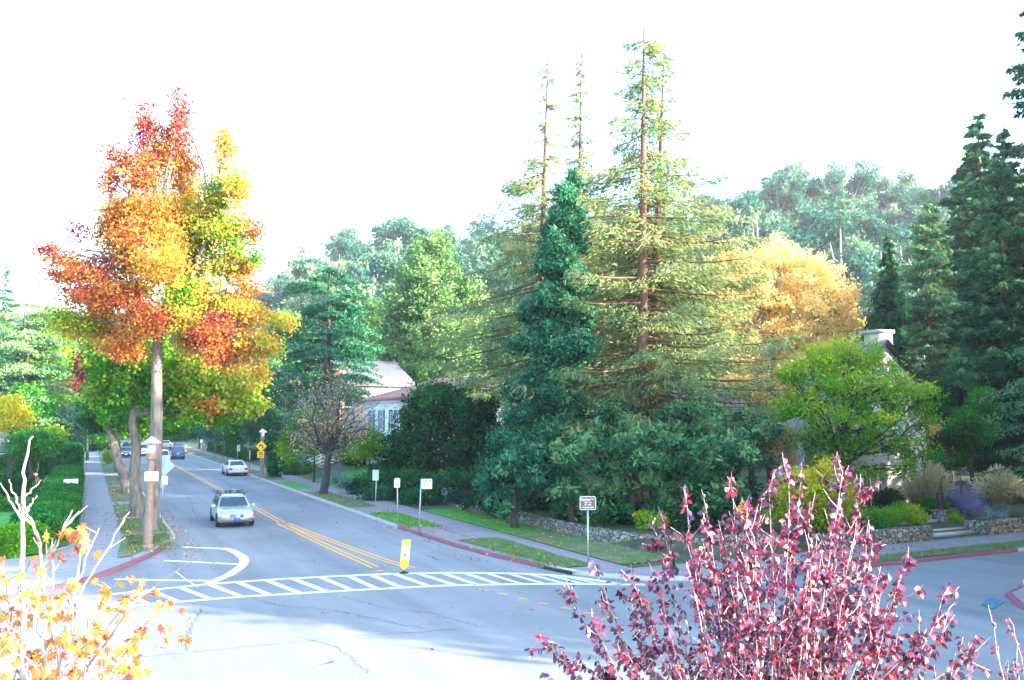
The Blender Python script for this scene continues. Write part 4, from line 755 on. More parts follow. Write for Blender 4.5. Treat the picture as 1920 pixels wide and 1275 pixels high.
# iron gate arches, pedestal, fence at right garden
gx = onS(1775, 28.5)
t = thing('garden_gate', (gx, 28.4, .6), 'black wrought iron arch and gate above the right garden steps', 'gate'); m_ = MB()
for s_ in (-1, 1):
    x = gx + s_ * .75; m_.tube([(x, 28.4, .5), (x, 28.4, 2.3)], .03, 6); m_.tube([(x - .12, 28.4, .5), (x - .12, 28.4, 2.2)], .015, 5); m_.tube([(x, 28.4, 2.3), (x - s_ * .1, 28.4, 2.55), (x - s_ * .28, 28.4, 2.62), (x - s_ * .3, 28.4, 2.45)], .02, 5)
    for k in range(6): m_.tube([(x - .12, 28.4, .7 + k * .27), (x, 28.4, .83 + k * .27)], .012, 4)
m_.build('frame', M['dsteel'], t)
m_ = MB(); [m_.tube([(gx + .75 - k * .12, 28.4 + k * .06, .55), (gx + .75 - k * .12, 28.4 + k * .06, 1.45)], .012, 4) for k in range(8)]; m_.tube([(gx + .75, 28.4, 1.4), (gx - .1, 28.8, 1.4)], .018, 5); m_.build('leaf', M['dsteel'], t)
b = np.array([onS(1756, 27.6), 27.6, .5]); t = thing('stone_pedestal', b, 'square stone pedestal with a dark finial beside the garden steps', 'pedestal'); m_ = MB(); m_.box(b + (0, 0, .25), (.55, .55, .6)); m_.box(b + (0, 0, .58), (.66, .66, .07)); m_.build('base', M['stone'], t)
m_ = MB(); m_.lathe(b + np.array([0, 0, .62]), [(.0, 0), (.16, 0), (.13, .1), (.19, .5), (.15, .75), (.17, .8), (.0, .85)], 10); m_.build('urn', M['dsteel'], t)
b = np.array([onS(1728, 31.6), 31.6, .7]); t = thing('iron_lantern', b, 'tall scrolled iron lantern stand against the grey house wall', 'lantern'); m_ = MB(); m_.tube([b, b + (0, 0, 1.9)], .025, 6); [m_.tube([b + (0, 0, 1.0 + k * .25), b + (s_ * .2, 0, 1.15 + k * .25), b + (s_ * .06, 0, 1.3 + k * .25)], .014, 4) for k in range(3) for s_ in (-1, 1)]; m_.build('stand', M['dsteel'], t)
m_ = MB(); m_.lathe(b + np.array([0, 0, 1.9]), [(0, 0), (.1, .02), (.12, .28), (.02, .4), (0, .42)], 8); m_.build('lantern', M['dsteel'], t)
fx0, fx1 = onS(1755, 35), onS(1870, 35); t = thing('iron_fence', (fx0, 35, .7), 'dark iron picket fence in the shade at the far right', 'fence'); m_ = MB()
for k in range(int((fx1 - fx0) / .16)): x = fx0 + k * .16; m_.tube([(x, 35, .7), (x, 35, 2.1)], .012, 4)
m_.build('pickets', M['grille'], t); m_ = MB(); [m_.tube([(fx0, 35, z), (fx1, 35, z)], .02, 5) for z in (.9, 1.95)]; m_.build('rail', M['grille'], t)
rubble('stone_wall', 'shaded rubble wall at the back of the right garden under the iron fence', [(cx1 + .6, 34.4), (cx1 + 14, 34.4)], .4, .9, .5)
# ================================================================== VEGETATION
A3 = lambda t, s, z=None: np.array([t, s, float(tz(t, s)) if z is None else z])
# ---- the tall autumn tree nearest on the left (colours run red at left and top to yellow at right)
D0 = 41
ml = [(335,232,15,48,.15,0),(333,300,38,42,.36,.5),(274,248,14,44,.10,0),(268,322,34,48,.30,0),(207,335,11,50,.26,0),(213,395,18,32,.42,0),(232,292,10,30,.2,0),
 (215,438,38,42,.38,.5),(292,400,58,56,.44,0),(350,370,32,58,.5,1),(421,285,15,42,.55,0),(404,368,32,52,.76,0),(446,350,20,52,.64,-.5),(432,440,46,46,.74,0),(372,455,42,46,.80,.5),
 (130,492,52,13,.34,0),(88,470,22,10,.18,-.5),(145,432,6,26,.04,0),(160,518,62,18,.26,0),(108,518,26,9,.14,0),(228,492,54,36,.36,.5),(205,552,72,34,.32,-.5),(140,606,48,28,.74,0),(98,470,6,12,.2,0),(170,560,50,22,.2,.5),
 (272,602,42,44,.30,-1),(236,650,40,28,.32,-.5),(300,500,52,44,.52,-1),(336,552,36,38,.85,-.5),(388,552,44,42,.62,0),(350,500,40,40,.72,1),(468,538,28,15,.42,0),(458,588,52,28,.58,0),
 (528,603,32,15,.60,.5),(480,645,36,30,.56,0),(400,618,44,34,.20,-.5),(422,664,42,26,.36,0),(486,698,16,22,.58,0),(505,650,20,16,.7,0),(475,430,11,28,.28,0),(482,488,13,16,.88,0),(450,500,30,26,.5,.5),(360,640,26,30,.5,.5),(190,610,50,30,.5,1),
 (330,600,22,24,.7,.8), (250,395,36,40,.34,.3), (380,415,30,40,.72,.2), (318,455,40,34,.5,-.3), (300,270,18,40,.25,.3), (250,450,40,34,.36,-.4), (420,500,36,34,.7,.3), (350,600,40,26,.66,-.5), (430,580,44,30,.5,.4), (330,420,34,40,.5,.6), (335,190,7,16,.12,0), (275,205,7,14,.08,0), (420,250,8,16,.5,0), (205,290,6,18,.2,0),(255,545,40,30,.42,1.2)]
lobes = []
for x, y, rx, ry, t_, dd in ml:
    lb = L4(x, y, D0, rx, ry, t_, dd * 1.6); k = max(1.0, rx / 22) if ry < 30 else 1; lobes.append((lb[0], (lb[1][0], max(lb[1][1] * .8, .35), lb[1][2]), t_))
b = A3(2.77, 44.4, .12); top = P(303, 600, D0); T = thing('sweetgum_tree', b, 'tallest autumn tree on the left with red, orange and yellow leaves and forked pale trunk', 'tree')
tr = MB(); n = 12; t_ = np.linspace(0, 1, n)[:, None]; pth = b + (top - b) * t_; pth[:, 0] += .12 * np.sin(t_[:, 0] * 5); rr = .34 - .13 * t_[:, 0]; rr[0] = .55; pth = np.insert(pth, 1, pth[0] + (0, 0, .35), 0); rr = np.insert(rr, 1, .39); pth[0, 2] -= .15
tr.tube(pth, rr, 14, cap=False); f1 = limb(tr, top, P(317, 560, D0), .20, .17, wob=.02); f2 = limb(tr, P(306, 610, D0), P(345, 560, D0 - .3), .16, .12, wob=.03); lead = limb(tr, P(317, 560, D0), P(300, 420, D0), .17, .10, seg=8, wob=.06); ld2 = limb(tr, P(345, 560, D0 - .3), P(410, 400, D0), .12, .06, seg=8, wob=.05); limb(tr, lead[-1], P(333, 235, D0), .10, .02, wob=.03); limb(tr, ld2[-1], P(421, 290, D0), .06, .015, wob=.03)
limb(tr, P(345, 560, D0 - .3), P(420, 545, D0 - .6), .10, .05)
for lb in lobes:
    c = lb[0]; src = [q for q in list(lead) + list(ld2) + list(f1) if q[2] < c[2] + .3] or [top]; a = min(src, key=lambda q: np.linalg.norm(q - c) - .25 * (c[2] - q[2]))
    q = limb(tr, a, c, .055, .02, up=.1); [limb(tr, q[3], c + rng.normal(size=3) * lb[1] * .55, .022, .006, sides=4, seg=4) for k in range(3)]
tr.build('trunk', M['barkg'], T, smooth=True); cr = MB(); crown(cr, lobes, .145, .125, 3.0, .27, tj=.2, shell=.3); cr.build('crown', M['sweetgum'], T)
# ---- avenue row behind it
def street_tree(s, x, label, lob, lm='green', r0=.3, tint=None, **kw):
    D = x * SY + s * CY; b = A3(x, s, .12); return tree('sweetgum_tree', label, b, lob[0][0] + np.array([0, 0, .5]), r0, lob, lm, L=kw.pop('L', .22), W=kw.pop('W', .19), group='street trees of the left parkway', **kw)
D = 47.5; street_tree(51.5, 2.6, 'second street tree on the left with mostly green leaves and some red tufts', [L4(250,640,D,62,40,.85), L4(205,690,D,50,42,.95), L4(260,700,D,52,40,.9), L4(180,735,D,24,26,.85), L4(235,745,D,46,22,.98), L4(325,700,D,30,50,.9), L4(370,735,D,46,36,.85), L4(420,745,D,50,34,.82), L4(470,760,D,36,24,.8), L4(395,785,D,50,18,.93), L4(455,720,D,36,24,.72), L4(380,690,D,40,24,.78), L4(300,760,D,30,40,.95), L4(440,700,D+1,26,18,.45), L4(400,765,D-1,18,14,.4)], 'sweetgum', .36, fork=.6, nl=10, cover=3.3, tj=.10)
D = 62; street_tree(67.2, 2.75, 'third street tree on the left, dark green with a purple red patch', [L4(165,690,D,20,38,.05), L4(160,725,D,26,14,.16), L4(200,735,D,44,30,.95), L4(240,780,D,50,26,.97), L4(280,740,D,50,40,.93), L4(190,660,D,30,40,.9), L4(330,760,D,50,40,.9), L4(265,805,D,28,18,.9)], 'sweetgum', .38, fork=.6, nl=5, cover=3.6, tj=.08)
D = 75; street_tree(81.5, 2.85, 'fourth street tree on the left with dark green crown over the sidewalk', [L4(215,770,D,50,30,.2), L4(180,780,D,30,30,.15), L4(260,770,D,50,34,.3), L4(320,790,D,40,24,.4), L4(350,760,D,46,36,.45)], 'green', .26, fork=.6, cover=3.6)
D = 86; street_tree(93.5, 2.86, 'fifth street tree on the left, leaning slightly, with deep green crown', [L4(200,790,D,34,24,.25), L4(235,790,D,40,26,.35), L4(290,790,D,46,26,.4), L4(330,780,D,40,36,.5)], 'green', .26, fork=.6, cover=3.6)
D = 116; street_tree(128.9, 2.6, 'small round street tree far down the left sidewalk', [L4(200,825,D,24,18,.5), L4(215,800,D,28,20,.4), L4(180,810,D,24,20,.45)], 'green', .14, fork=.7, cover=4)
D = 150; street_tree(168, 2.6, 'most distant street tree of the left row closing the sidewalk view', [L4(185,812,D,28,18,.1), L4(165,800,D,24,22,.2), L4(215,790,D,40,26,.3), L4(300,785,D,60,34,.35), L4(350,790,D,50,36,.4), L4(270,815,D,20,10,.3)], 'green', .2, fork=.6, cover=4, L=.3, W=.24)
# small parkway shrub
shrub('round_shrub', 'small round green shrub in the parkway beyond the fifth left trunk', A3(2.5, 112, .12), [((2.5, 112, .9), (.8, .8, .75), .6)], 'ygreen')
# ---- right-hand parkway: bare tree, small trees
D = 60.6; b = A3(15.03, 60.2, .12); T = thing('bare_tree', b, 'nearly leafless street tree with dark leaning trunk and fine grey twigs on the right parkway', 'tree')
tr = MB(); tp = P(617, 842, D); pth = np.array([b - (0, 0, .1), b + (0, 0, .2), b + (tp - b) * .35 + (.05, 0, 0), b + (tp - b) * .7, tp]); tr.tube(pth, [.42, .30, .26, .23, .22], 10, cap=False); tw = MB(); tips = []
ends = [(545,790),(560,760),(580,735),(600,722),(625,718),(650,728),(672,742),(690,765),(705,790),(700,815),(640,790),(590,800),(560,815),(665,810),(575,830),(660,760),(610,760)]
for k, (x, y) in enumerate(ends * 2):
    e = P(x + rng.normal() * 6, y + rng.normal() * 6, D + rng.uniform(-2.4, 2.4)); q = limb(tr, tp - (0, 0, rng.random() * .3), e, .085, .02, wob=.16, up=.25 * rng.random() - .05, seg=7)
    for m in range(9):
        a = q[rng.integers(2, 7)]; e2 = a + (e - tp) * .22 + rng.normal(size=3) * .65; r_ = limb(tw, a, e2, .022, .008, wob=.25, sides=3, seg=4, up=0); tips.append(e2)
        for j in range(4): e3 = r_[rng.integers(1, 4)] + rng.normal(size=3) * .45; limb(tw, r_[rng.integers(1, 4)], e3, .009, .004, wob=.2, sides=3, seg=3, up=0); tips.append(e3)
tr.build('trunk', M['barkd'], T, smooth=True); tw.build('twigs', M['barkm'], T); tips = np.array(tips); tips = tips[(rng.random(len(tips)) < .35)]; lf = MB(); sel = np.repeat(tips, 3, 0); leaves(lf, sel + rng.normal(size=sel.shape) * .12, .12, .10, .15 + rng.random(len(sel)) * .35); lf.build('leaves', M['orange'], T)
D = 68; tree('small_tree', 'small tree with orange green leaves and thin dark trunk on the lawn bank', A3(*c2w(*(lambda q: (q[0]*CY-q[1]*SY, q[0]*SY+q[1]*CY))(P(693,880,D)))), P(694, 850, D), .13, [L4(700,832,D,36,22,.25), L4(680,845,D,22,16,.5), L4(715,848,D,26,16,.4), L4(690,815,D,24,14,.2)], 'ygreen', 'barkd', L=.14, W=.1, cover=2.2, clump=.25)
tree('small_tree', 'orange brown leaved tree behind the bare street tree', A3(*P(590, 850, 72)[:2]), P(590, 800, 72), .12, [L4(560,810,72,32,40,.1), L4(590,790,72,30,30,.15), L4(545,840,72,24,26,.5), L4(640,835,72,34,30,.3)], 'ygreen', 'barkd', L=.16, W=.12, cover=2.2)
for k, (x, s, h) in enumerate([(15.0, 92, 3.4), (17.9, 80.5, 2.4), (14.9, 83.5, 3.2), (14.9, 110, 3.5), (14.9, 118, 3.2)]):
    t = thing('sapling', (x, s, .13), ['thin staked sapling in the right parkway beyond the parked sedan', 'young tree tied to a pale stake beside the lawn stair', 'bare thin sapling beside the warning sign', 'bare sapling far up the right parkway', 'second bare sapling far up the right parkway'][k], 'sapling'); m_ = MB(); b = np.array([x, s, .13])
    q = limb(m_, b, b + (0, 0, h), .03, .012, wob=.03, up=0)
    for j in range(12): a = q[rng.integers(3, 6)]; limb(m_, a, a + rng.normal(size=3) * .35 + (0, 0, .3), .012, .004, sides=3, seg=4)
    m_.build('stem', M['barkm'], t); m_ = MB(); m_.tube([b + (.18, 0, 0), b + (.18, 0, h * .6)], .03, 5); m_.build('stake', M['wood'], t)
    if k == 1: m_ = MB(); crown(m_, [(b + (0, 0, h * .75), (.5, .5, .9), .6)], .12, .08, 1.5, .12); m_.build('leaves', M['grey'], t)
t = thing('bare_sapling', A3(15.2, 56.3, .12), 'tiny leafless shrub in the grass right of the bare street tree', 'sapling'); m_ = MB(); b = A3(15.2, 56.3, .12)
for j in range(9): limb(m_, b + (0, 0, .4 * rng.random()), b + rng.normal(size=3) * .25 + (0, 0, .95), .018, .005, sides=3, seg=4)
m_.tube([b, b + (0, 0, .5)], .025, 5); m_.build('stem', M['barkm'], t)
far = [(375, 800, 150, 34, 24, 'euc', .35, 'greyish small tree far up the right side'), (420, 800, 125, 42, 34, 'euc', .3, 'grey brown small tree beside the right parkway'), (455, 800, 118, 36, 38, 'green', .3, 'dark rounded tree behind the far pale sign'), (485, 790, 108, 30, 44, 'conif', .6, 'loose dark tree left of the warning sign'), (335, 812, 200, 40, 24, 'green', .4, 'tree closing the far end of the avenue'), (300, 800, 230, 40, 30, 'dark', .6, 'dark tree at the very end of the avenue'), (440, 765, 150, 50, 40, 'green', .5, 'broad green tree behind the grey ones on the right side'), (510, 720, 125, 60, 50, 'pine', .35, 'pale green tree left of the cedar'), (380, 770, 190, 50, 40, 'pine', .4, 'pale tree beyond the far traffic'), (250, 770, 240, 60, 50, 'green', .4, 'hazy green tree behind the left row'), (530, 770, 100, 34, 60, 'conif', .5, 'narrow dark tree below the cedar boughs')]
for x, y, D, rx, ry, lm, t_, lab in far:
    q = P(x, y, D); b = A3(q[0], q[1]); tree('background_tree', lab, b, q, .18, [L4(x, y, D, rx * .8, ry * .8, t_), L4(x - rx * .5, y + ry * .3, D + 1, rx * .6, ry * .6, t_ + .1), L4(x + rx * .5, y + ry * .25, D - 1, rx * .6, ry * .6, t_ - .05), L4(x, y - ry * .5, D, rx * .5, ry * .45, t_ + .15)], lm, 'barkd', L=.34 * D / 120, W=.22 * D / 120, cover=3.4, clump=.4 * D / 120, topt=.1)
# dark ivy clad column, shrubs at the bank
D = 78; q = P(514, 850, D); shrub('columnar_evergreen', 'tall dark ivy clad column beside the warning sign', A3(q[0], q[1]), [L4(514, 872, D, 12, 30, .4), L4(515, 830, D, 15, 30, .35), L4(520, 790, D, 16, 28, .4)], 'conif', L=.2, W=.12)
for x, y, D, rx, ry, lm, t_, lab in [(560,878,82,34,14,'hedge',.6,'bright low shrubs at the foot of the lawn stair'), (545,848,86,30,22,'hedge',.5,'green shrubs behind the sapling with the stake'), (600,858,90,44,18,'dark',.7,'dark shrubs behind the white railed stair'), (655,905,66,22,11,'grey',.35,'silver grey shrub at the edge of the lawn bank'), (632,893,70,9,9,'grey',.5,'small spiky grey plant on the lawn bank'), (668,862,76,26,10,'hedge',.3,'low clipped shrub on top of the lawn bank'), (735,875,66,50,10,'hedge',.15,'dark low hedge along the top of the lawn bank'), (470,862,112,26,12,'dark',.7,'dark clipped shrub beyond the lawn slope'), (430,845,135,20,10,'hedge',.3,'low dark hedge far up the right sidewalk')]:
    q = P(x, y + ry, D); shrub('garden_shrub', lab, A3(q[0], q[1]), [L4(x, y, D, rx, ry, t_, dep=1.0), L4(x - rx * .4, y + ry * .3, D, rx * .5, ry * .7, t_), L4(x + rx * .4, y + ry * .3, D, rx * .5, ry * .7, t_)], lm, L=.14, W=.09)
hedge('long_hedge', 'low dark hedge edging the far right sidewalk', [(18.6, 110), (18.6, 150)], 1.4, 1.3, z0=.1, L=.2, W=.14)
# dark juniper bank
D = 56; jl = [L4(690, 912, 61, 34, 24, .35), L4(735, 905, 60, 40, 30, .4), L4(780, 912, 57, 42, 32, .4), L4(720, 930, 57, 44, 22, .5), L4(790, 935, 54, 44, 24, .45), L4(830, 915, 55, 40, 26, .35), L4(865, 905, 55, 40, 24, .45), L4(895, 900, 54, 30, 22, .5), L4(750, 893, 62, 34, 18, .3)]
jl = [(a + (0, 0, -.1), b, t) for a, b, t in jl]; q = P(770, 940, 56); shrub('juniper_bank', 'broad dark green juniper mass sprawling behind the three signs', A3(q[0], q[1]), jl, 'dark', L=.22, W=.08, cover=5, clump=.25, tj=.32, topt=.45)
D = 50; q = P(868, 932, D); shrub('bedding_plants', 'low dark bedding plants behind the start of the rubble wall', A3(q[0], q[1]), [L4(862, 932, D, 24, 8, .3), L4(895, 940, 48, 30, 8, .35), L4(930, 952, 46, 28, 9, .4)], 'dark', L=.1, W=.06)
# ---- trees behind the houses
D = 85; tb = P(612, 858, D)
def cedar(name, label, px, ytop, ybot, D, wpx, lm, tint, base, r0, seed, lay=15, L=.42, W=.15, dens=70, lean=0):
    T = thing(name, base, label, 'tree'); tr = MB(); b = np.asarray(base, float); top = P(px + lean, ytop + 6, D); n = 10; t_ = np.linspace(0, 1, n)[:, None]; p = b + (top - b) * t_ + rng.normal(size=(n, 3)) * .12 * (t_ > 0) * (t_ < 1); tr.tube(p, r0 * (1 - .9 * t_[:, 0]), 10, cap=False); cr = MB()
    for k in range(lay):
        u = .30 + .70 * (k + .3) / lay; z = u
        wr = wpx / PS(D) * (1 - ((u - .30) / .74) ** 2.2) ** .6 * .5 * rng.uniform(.85, 1.15) + .4
        for j in range(6 if u < .85 else 4):
            az = rng.random() * 2 * pi; d = np.array([math.cos(az), math.sin(az), 0]); o = b + (top - b) * u; ln = wr * rng.uniform(.6, 1.1); rise = rng.uniform(-.05, .22) + .25 * (u - .5)
            q = np.linspace(0, 1, 6)[:, None]; c = o + d * ln * q + np.array([0, 0, 1]) * (rise * q - .18 * q ** 3) * ln; tr.tube(c, np.linspace(.09 * (1.2 - u), .015, 6), 4, cap=False)
            m = int(dens * ln ** 1.2); s = .2 + .8 * rng.random(m) ** .7; lat = np.array([-d[1], d[0], 0]); sd = rng.normal(size=m) * .22 * ln * (s + .2) * .8; pos = o + d * (ln * s)[:, None] + lat * sd[:, None]; pos[:, 2] += (rise * s - .18 * s ** 3) * ln + rng.normal(size=m) * .10 - .25 * np.abs(sd)
            leaves(cr, pos, L, W, tint + rng.normal() * .12 + rng.normal(size=m) * .12 + .18 * (u - .5), ax=d + np.array([0, 0, -.2]), up=1.6)
    tr.build('trunk', M['barkd'], T, smooth=True); cr.build('crown', M[lm], T); return T
cedar('cedar_tree', 'big layered blue green cedar standing in front of the gabled house', 618, 500, 860, 85, 225, 'teal', .62, A3(tb[0], tb[1]), .55, 3, lay=22, dens=62, W=.13)
D = 108; q = P(805, 760, D); rl = [L4(810,470,D,45,38,.45), L4(800,520,D,68,50,.5), L4(825,560,D,75,55,.58), L4(770,580,D,56,60,.4), L4(840,630,D,76,60,.6), L4(775,660,D,56,60,.42), L4(860,690,D,50,50,.6), L4(800,700,D,66,44,.5), L4(735,640,D,26,60,.3), L4(880,570,D,34,60,.6)]
tree('round_pine', 'huge rounded light green pine dominating the middle distance', A3(q[0], q[1]), P(808, 480, D), .7, rl, 'pine', 'barkr', L=.40, W=.22, cover=3.6, clump=.42, fork=.3, topt=.12, tj=.25)
for x, y, D, rx, ry, lm, t_, lab in [(700,640,125,50,90,'pine',.3,'darker green tree filling the gap between cedar and round pine'), (880,600,130,60,70,'pine',.5,'pale green tree right of the round pine'), (950,640,120,50,70,'pine',.35,'pale tree seen through the redwood boughs at left'), (640,745,100,40,26,'hedge',.7,'yellow green tree behind the gabled house roof'), (715,745,115,44,20,'ygreen',.5,'yellow tinged shrubs behind the tile roofed house'), (540,640,140,50,60,'pine',.3,'green tree left behind the cedar'), (1370,770,92,60,50,'cedar',.6,'green tree beside the hidden pale house'), (1300,700,100,70,50,'pine',.4,'pale green tree behind the golden tree trunk'), (1450,760,86,56,50,'ygreen',.3,'yellow green tree in front of the golden tree'), (1190,720,95,70,60,'pine',.35,'green tree glimpsed between the redwood trunks'), (1600,720,96,60,60,'cedar',.5,'green tree behind the chimney of the grey house'), (900,730,105,50,30,'conif',.6,'dark tree around the hillside house')]:
    q = P(x, y + ry, D); b = A3(q[0], q[1]); tree('background_tree', lab, b, P(x, y, D), .25, [L4(x, y - ry * .45, D, rx * .6, ry * .5, t_ + .1), L4(x - rx * .35, y, D + 1, rx * .65, ry * .6, t_), L4(x + rx * .35, y + ry * .1, D, rx * .65, ry * .6, t_ + .1), L4(x, y + ry * .5, D, rx * .8, ry * .5, t_)], lm, 'barkd', L=.36, W=.22, cover=3.4, clump=.4, topt=.1)
# dark magnolia in front of the tile roofed house
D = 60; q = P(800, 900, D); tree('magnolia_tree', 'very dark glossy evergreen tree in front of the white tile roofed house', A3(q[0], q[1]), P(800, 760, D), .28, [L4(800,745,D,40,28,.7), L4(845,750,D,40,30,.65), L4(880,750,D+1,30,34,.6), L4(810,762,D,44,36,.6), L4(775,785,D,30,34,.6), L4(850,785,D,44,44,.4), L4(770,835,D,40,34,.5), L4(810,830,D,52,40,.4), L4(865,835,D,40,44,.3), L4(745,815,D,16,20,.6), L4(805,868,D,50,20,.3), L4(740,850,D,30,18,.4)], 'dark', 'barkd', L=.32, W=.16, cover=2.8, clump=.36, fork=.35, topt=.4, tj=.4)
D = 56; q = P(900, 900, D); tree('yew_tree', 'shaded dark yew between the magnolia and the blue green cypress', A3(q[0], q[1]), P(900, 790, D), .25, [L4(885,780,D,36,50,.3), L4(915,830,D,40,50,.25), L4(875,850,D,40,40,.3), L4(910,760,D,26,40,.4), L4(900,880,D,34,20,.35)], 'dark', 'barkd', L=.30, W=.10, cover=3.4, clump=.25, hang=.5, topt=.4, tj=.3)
# ---- the redwood group
def rw(px0, py0, px1, py1, D, label, r0, prof, **kw):
    q = P(px0, 900, D); b = A3(q[0], q[1]); return conifer('redwood_tree', label, b, P(px1, py1, D), r0, prof, 'redwood', group='tall redwoods of the corner garden', **kw)
pA = lambda u: (5.6 if u < .5 else 5.6 - (u - .5) * 8.6) * (1 if u < .72 else .75) + (1.0 if u > .93 else 0) * .2
pA = lambda u: float(np.interp(u, [0, .12, .3, .5, .6, .7, .8, .86, .93, .97, 1], [5.6, 7.2, 8.0, 7.2, 5.8, 4.0, 2.0, 1.5, 2.2, 1.1, .1]))
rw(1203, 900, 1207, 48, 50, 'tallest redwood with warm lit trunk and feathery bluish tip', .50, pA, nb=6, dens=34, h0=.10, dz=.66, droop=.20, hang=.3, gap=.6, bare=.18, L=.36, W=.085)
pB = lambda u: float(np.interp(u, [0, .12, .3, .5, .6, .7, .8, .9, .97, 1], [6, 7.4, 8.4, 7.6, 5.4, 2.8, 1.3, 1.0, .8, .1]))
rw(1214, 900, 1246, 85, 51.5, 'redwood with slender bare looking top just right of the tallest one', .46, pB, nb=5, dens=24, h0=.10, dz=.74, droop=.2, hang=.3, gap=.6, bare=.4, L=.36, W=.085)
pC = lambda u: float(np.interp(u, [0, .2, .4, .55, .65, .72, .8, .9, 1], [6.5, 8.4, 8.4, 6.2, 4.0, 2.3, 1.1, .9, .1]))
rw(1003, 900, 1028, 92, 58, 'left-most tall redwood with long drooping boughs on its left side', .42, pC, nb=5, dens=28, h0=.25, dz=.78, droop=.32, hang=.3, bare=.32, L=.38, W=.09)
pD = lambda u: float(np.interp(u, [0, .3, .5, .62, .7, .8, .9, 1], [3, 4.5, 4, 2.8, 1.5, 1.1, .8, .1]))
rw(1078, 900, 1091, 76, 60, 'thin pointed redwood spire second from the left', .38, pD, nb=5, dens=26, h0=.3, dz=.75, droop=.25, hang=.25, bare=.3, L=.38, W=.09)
# long bare lower boughs of the redwoods reaching left over the yew
# blue green cypress
D = 47; q = P(1010, 950, D); b = A3(q[0], q[1]); cl = []
for k in range(33):
    y = 338 + k * 18.5; w_ = float(np.interp(y, [330, 450, 600, 750, 850, 950], [20, 64, 84, 102, 112, 100])); xc = float(np.interp(y, [330, 600, 950], [1072, 1042, 990])); 
    for j in range(1 + (k > 3) + (k > 12)): cl.append(L4(xc + rng.uniform(-.55, .55) * w_, y + rng.uniform(-8, 8), D + rng.uniform(-1, 1), max(10, w_ * .42), 22, .5 + rng.normal() * .08))
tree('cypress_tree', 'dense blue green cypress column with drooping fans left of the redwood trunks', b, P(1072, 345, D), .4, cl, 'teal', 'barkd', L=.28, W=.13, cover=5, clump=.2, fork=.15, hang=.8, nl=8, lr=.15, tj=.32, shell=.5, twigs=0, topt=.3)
# low dark evergreens under the redwoods
for x, y, D, rx, ry, lm, t_, lab in [(965,895,42,66,92,'teal',.5,'blue green drooping evergreen bush at the left end of the corner garden'), (1075,890,41,74,100,'conif',.6,'broad dark evergreen behind the brown street sign'), (1185,885,40,84,105,'conif',.65,'shaggy evergreen right of the brown street sign'), (1290,890,39,84,100,'conif',.6,'dark evergreen filling the middle of the corner garden'), (1375,880,39,60,80,'conif',.6,'rounded evergreen at the right end of the corner garden'), (1140,800,46,90,56,'conif',.7,'upper shaded conifer boughs below the two lit trunks'), (1290,790,45,96,56,'conif',.75,'spreading conifer boughs right of the lit trunks'), (1410,820,44,60,66,'cedar',.6,'leafy evergreen below the palm')]:
    q = P(x, 975, D); b = A3(q[0], q[1]); lbs = [L4(x + rng.uniform(-.62, .62) * rx, y + rng.uniform(-.72, .66) * ry, D + rng.uniform(-2.2, 1.6), rx * rng.uniform(.24, .40), ry * rng.uniform(.10, .18), t_ - .08 + rng.normal() * .16) for k in range(24)]
    tree('evergreen_tree', lab, b, P(x, y - ry * .5, D), .22, lbs, lm, 'barkd', L=.30, W=.11, cover=2.7, clump=.20, fork=.2, hang=.6, nl=8, topt=.38, tj=.32, twigs=1)  # topt paints the clump tops as if lit, over darker lower leaves
shrub('understory_shrub', 'yellow green low plant in the shade behind the rubble wall', A3(22.5, 31.5), [((22.5, 31.5, .9), (.7, .7, .4), .6), ((21.4, 34.5, .9), (.6, .6, .35), .4)], 'ygreen', L=.14)
shrub('understory_shrub', 'dark understory shrubs at the foot of the big conifers', A3(22.5, 38), [((21.6, 37, .9), (.9, 1.4, .5), .3), ((22.3, 41, .9), (.9, 1.8, .5), .3), ((22.5, 34, 1.0), (1, 1.3, .5), .3), ((24.5, 30.3, 1.0), (1.5, .8, .5), .4)], 'dark', L=.14)
# ---- right of centre: orange tree, feathery tree, palm, yellow bush
D = 76; q = P(1450, 800, D); ol = [L4(1400,500,D,52,44,.45), L4(1460,480,D,56,36,.6), L4(1520,520,D,62,46,.55), L4(1575,560,D,44,36,.5), L4(1440,560,D,66,44,.35), L4(1520,590,D,66,44,.5), L4(1590,600,D,30,30,.5), L4(1460,630,D,60,44,.5), L4(1540,650,D,50,40,.55), L4(1370,580,D,50,60,.4), L4(1400,660,D,50,44,.55), L4(1350,510,D,34,40,.35), L4(1480,690,D,60,30,.7), L4(1440,730,D,56,34,.5), L4(1530,720,D,56,34,.6), L4(1380,720,D,50,34,.5)]
tree('golden_tree', 'large rounded tree in golden orange leaf with pale branches', A3(q[0], q[1]), P(1455, 560, D), .45, ol, 'orange', 'barkm', L=.26, W=.2, cover=2.2, clump=.3, fork=.35, topt=.1, lr=.45, twigs=6)
D = 42; q = P(1580, 930, D); fl_ = [L4(1600,655,D,50,24,.7), L4(1550,670,D,50,24,.7), L4(1670,720,D,40,30,.6), L4(1740,740,D-1,24,24,.6), L4(1600,720,D-1.5,60,20,.6), L4(1650,790,D-1.5,50,16,.5), L4(1550,780,D-1.5,50,16,.5), L4(1520,700,D,50,30,.65), L4(1580,680,D,56,34,.65), L4(1640,690,D,46,28,.5), L4(1500,760,D,46,34,.45), L4(1570,745,D,56,36,.5), L4(1640,760,D,56,36,.45), L4(1700,745,D,44,30,.5), L4(1730,790,D,28,30,.45), L4(1520,820,D,46,30,.3), L4(1590,820,D,56,34,.35), L4(1660,830,D,50,30,.4), L4(1715,845,D,36,24,.4), L4(1560,870,D,40,22,.4), L4(1630,885,D,30,16,.45), L4(1690,880,D,30,14,.45), L4(1485,700,D,26,24,.5)]
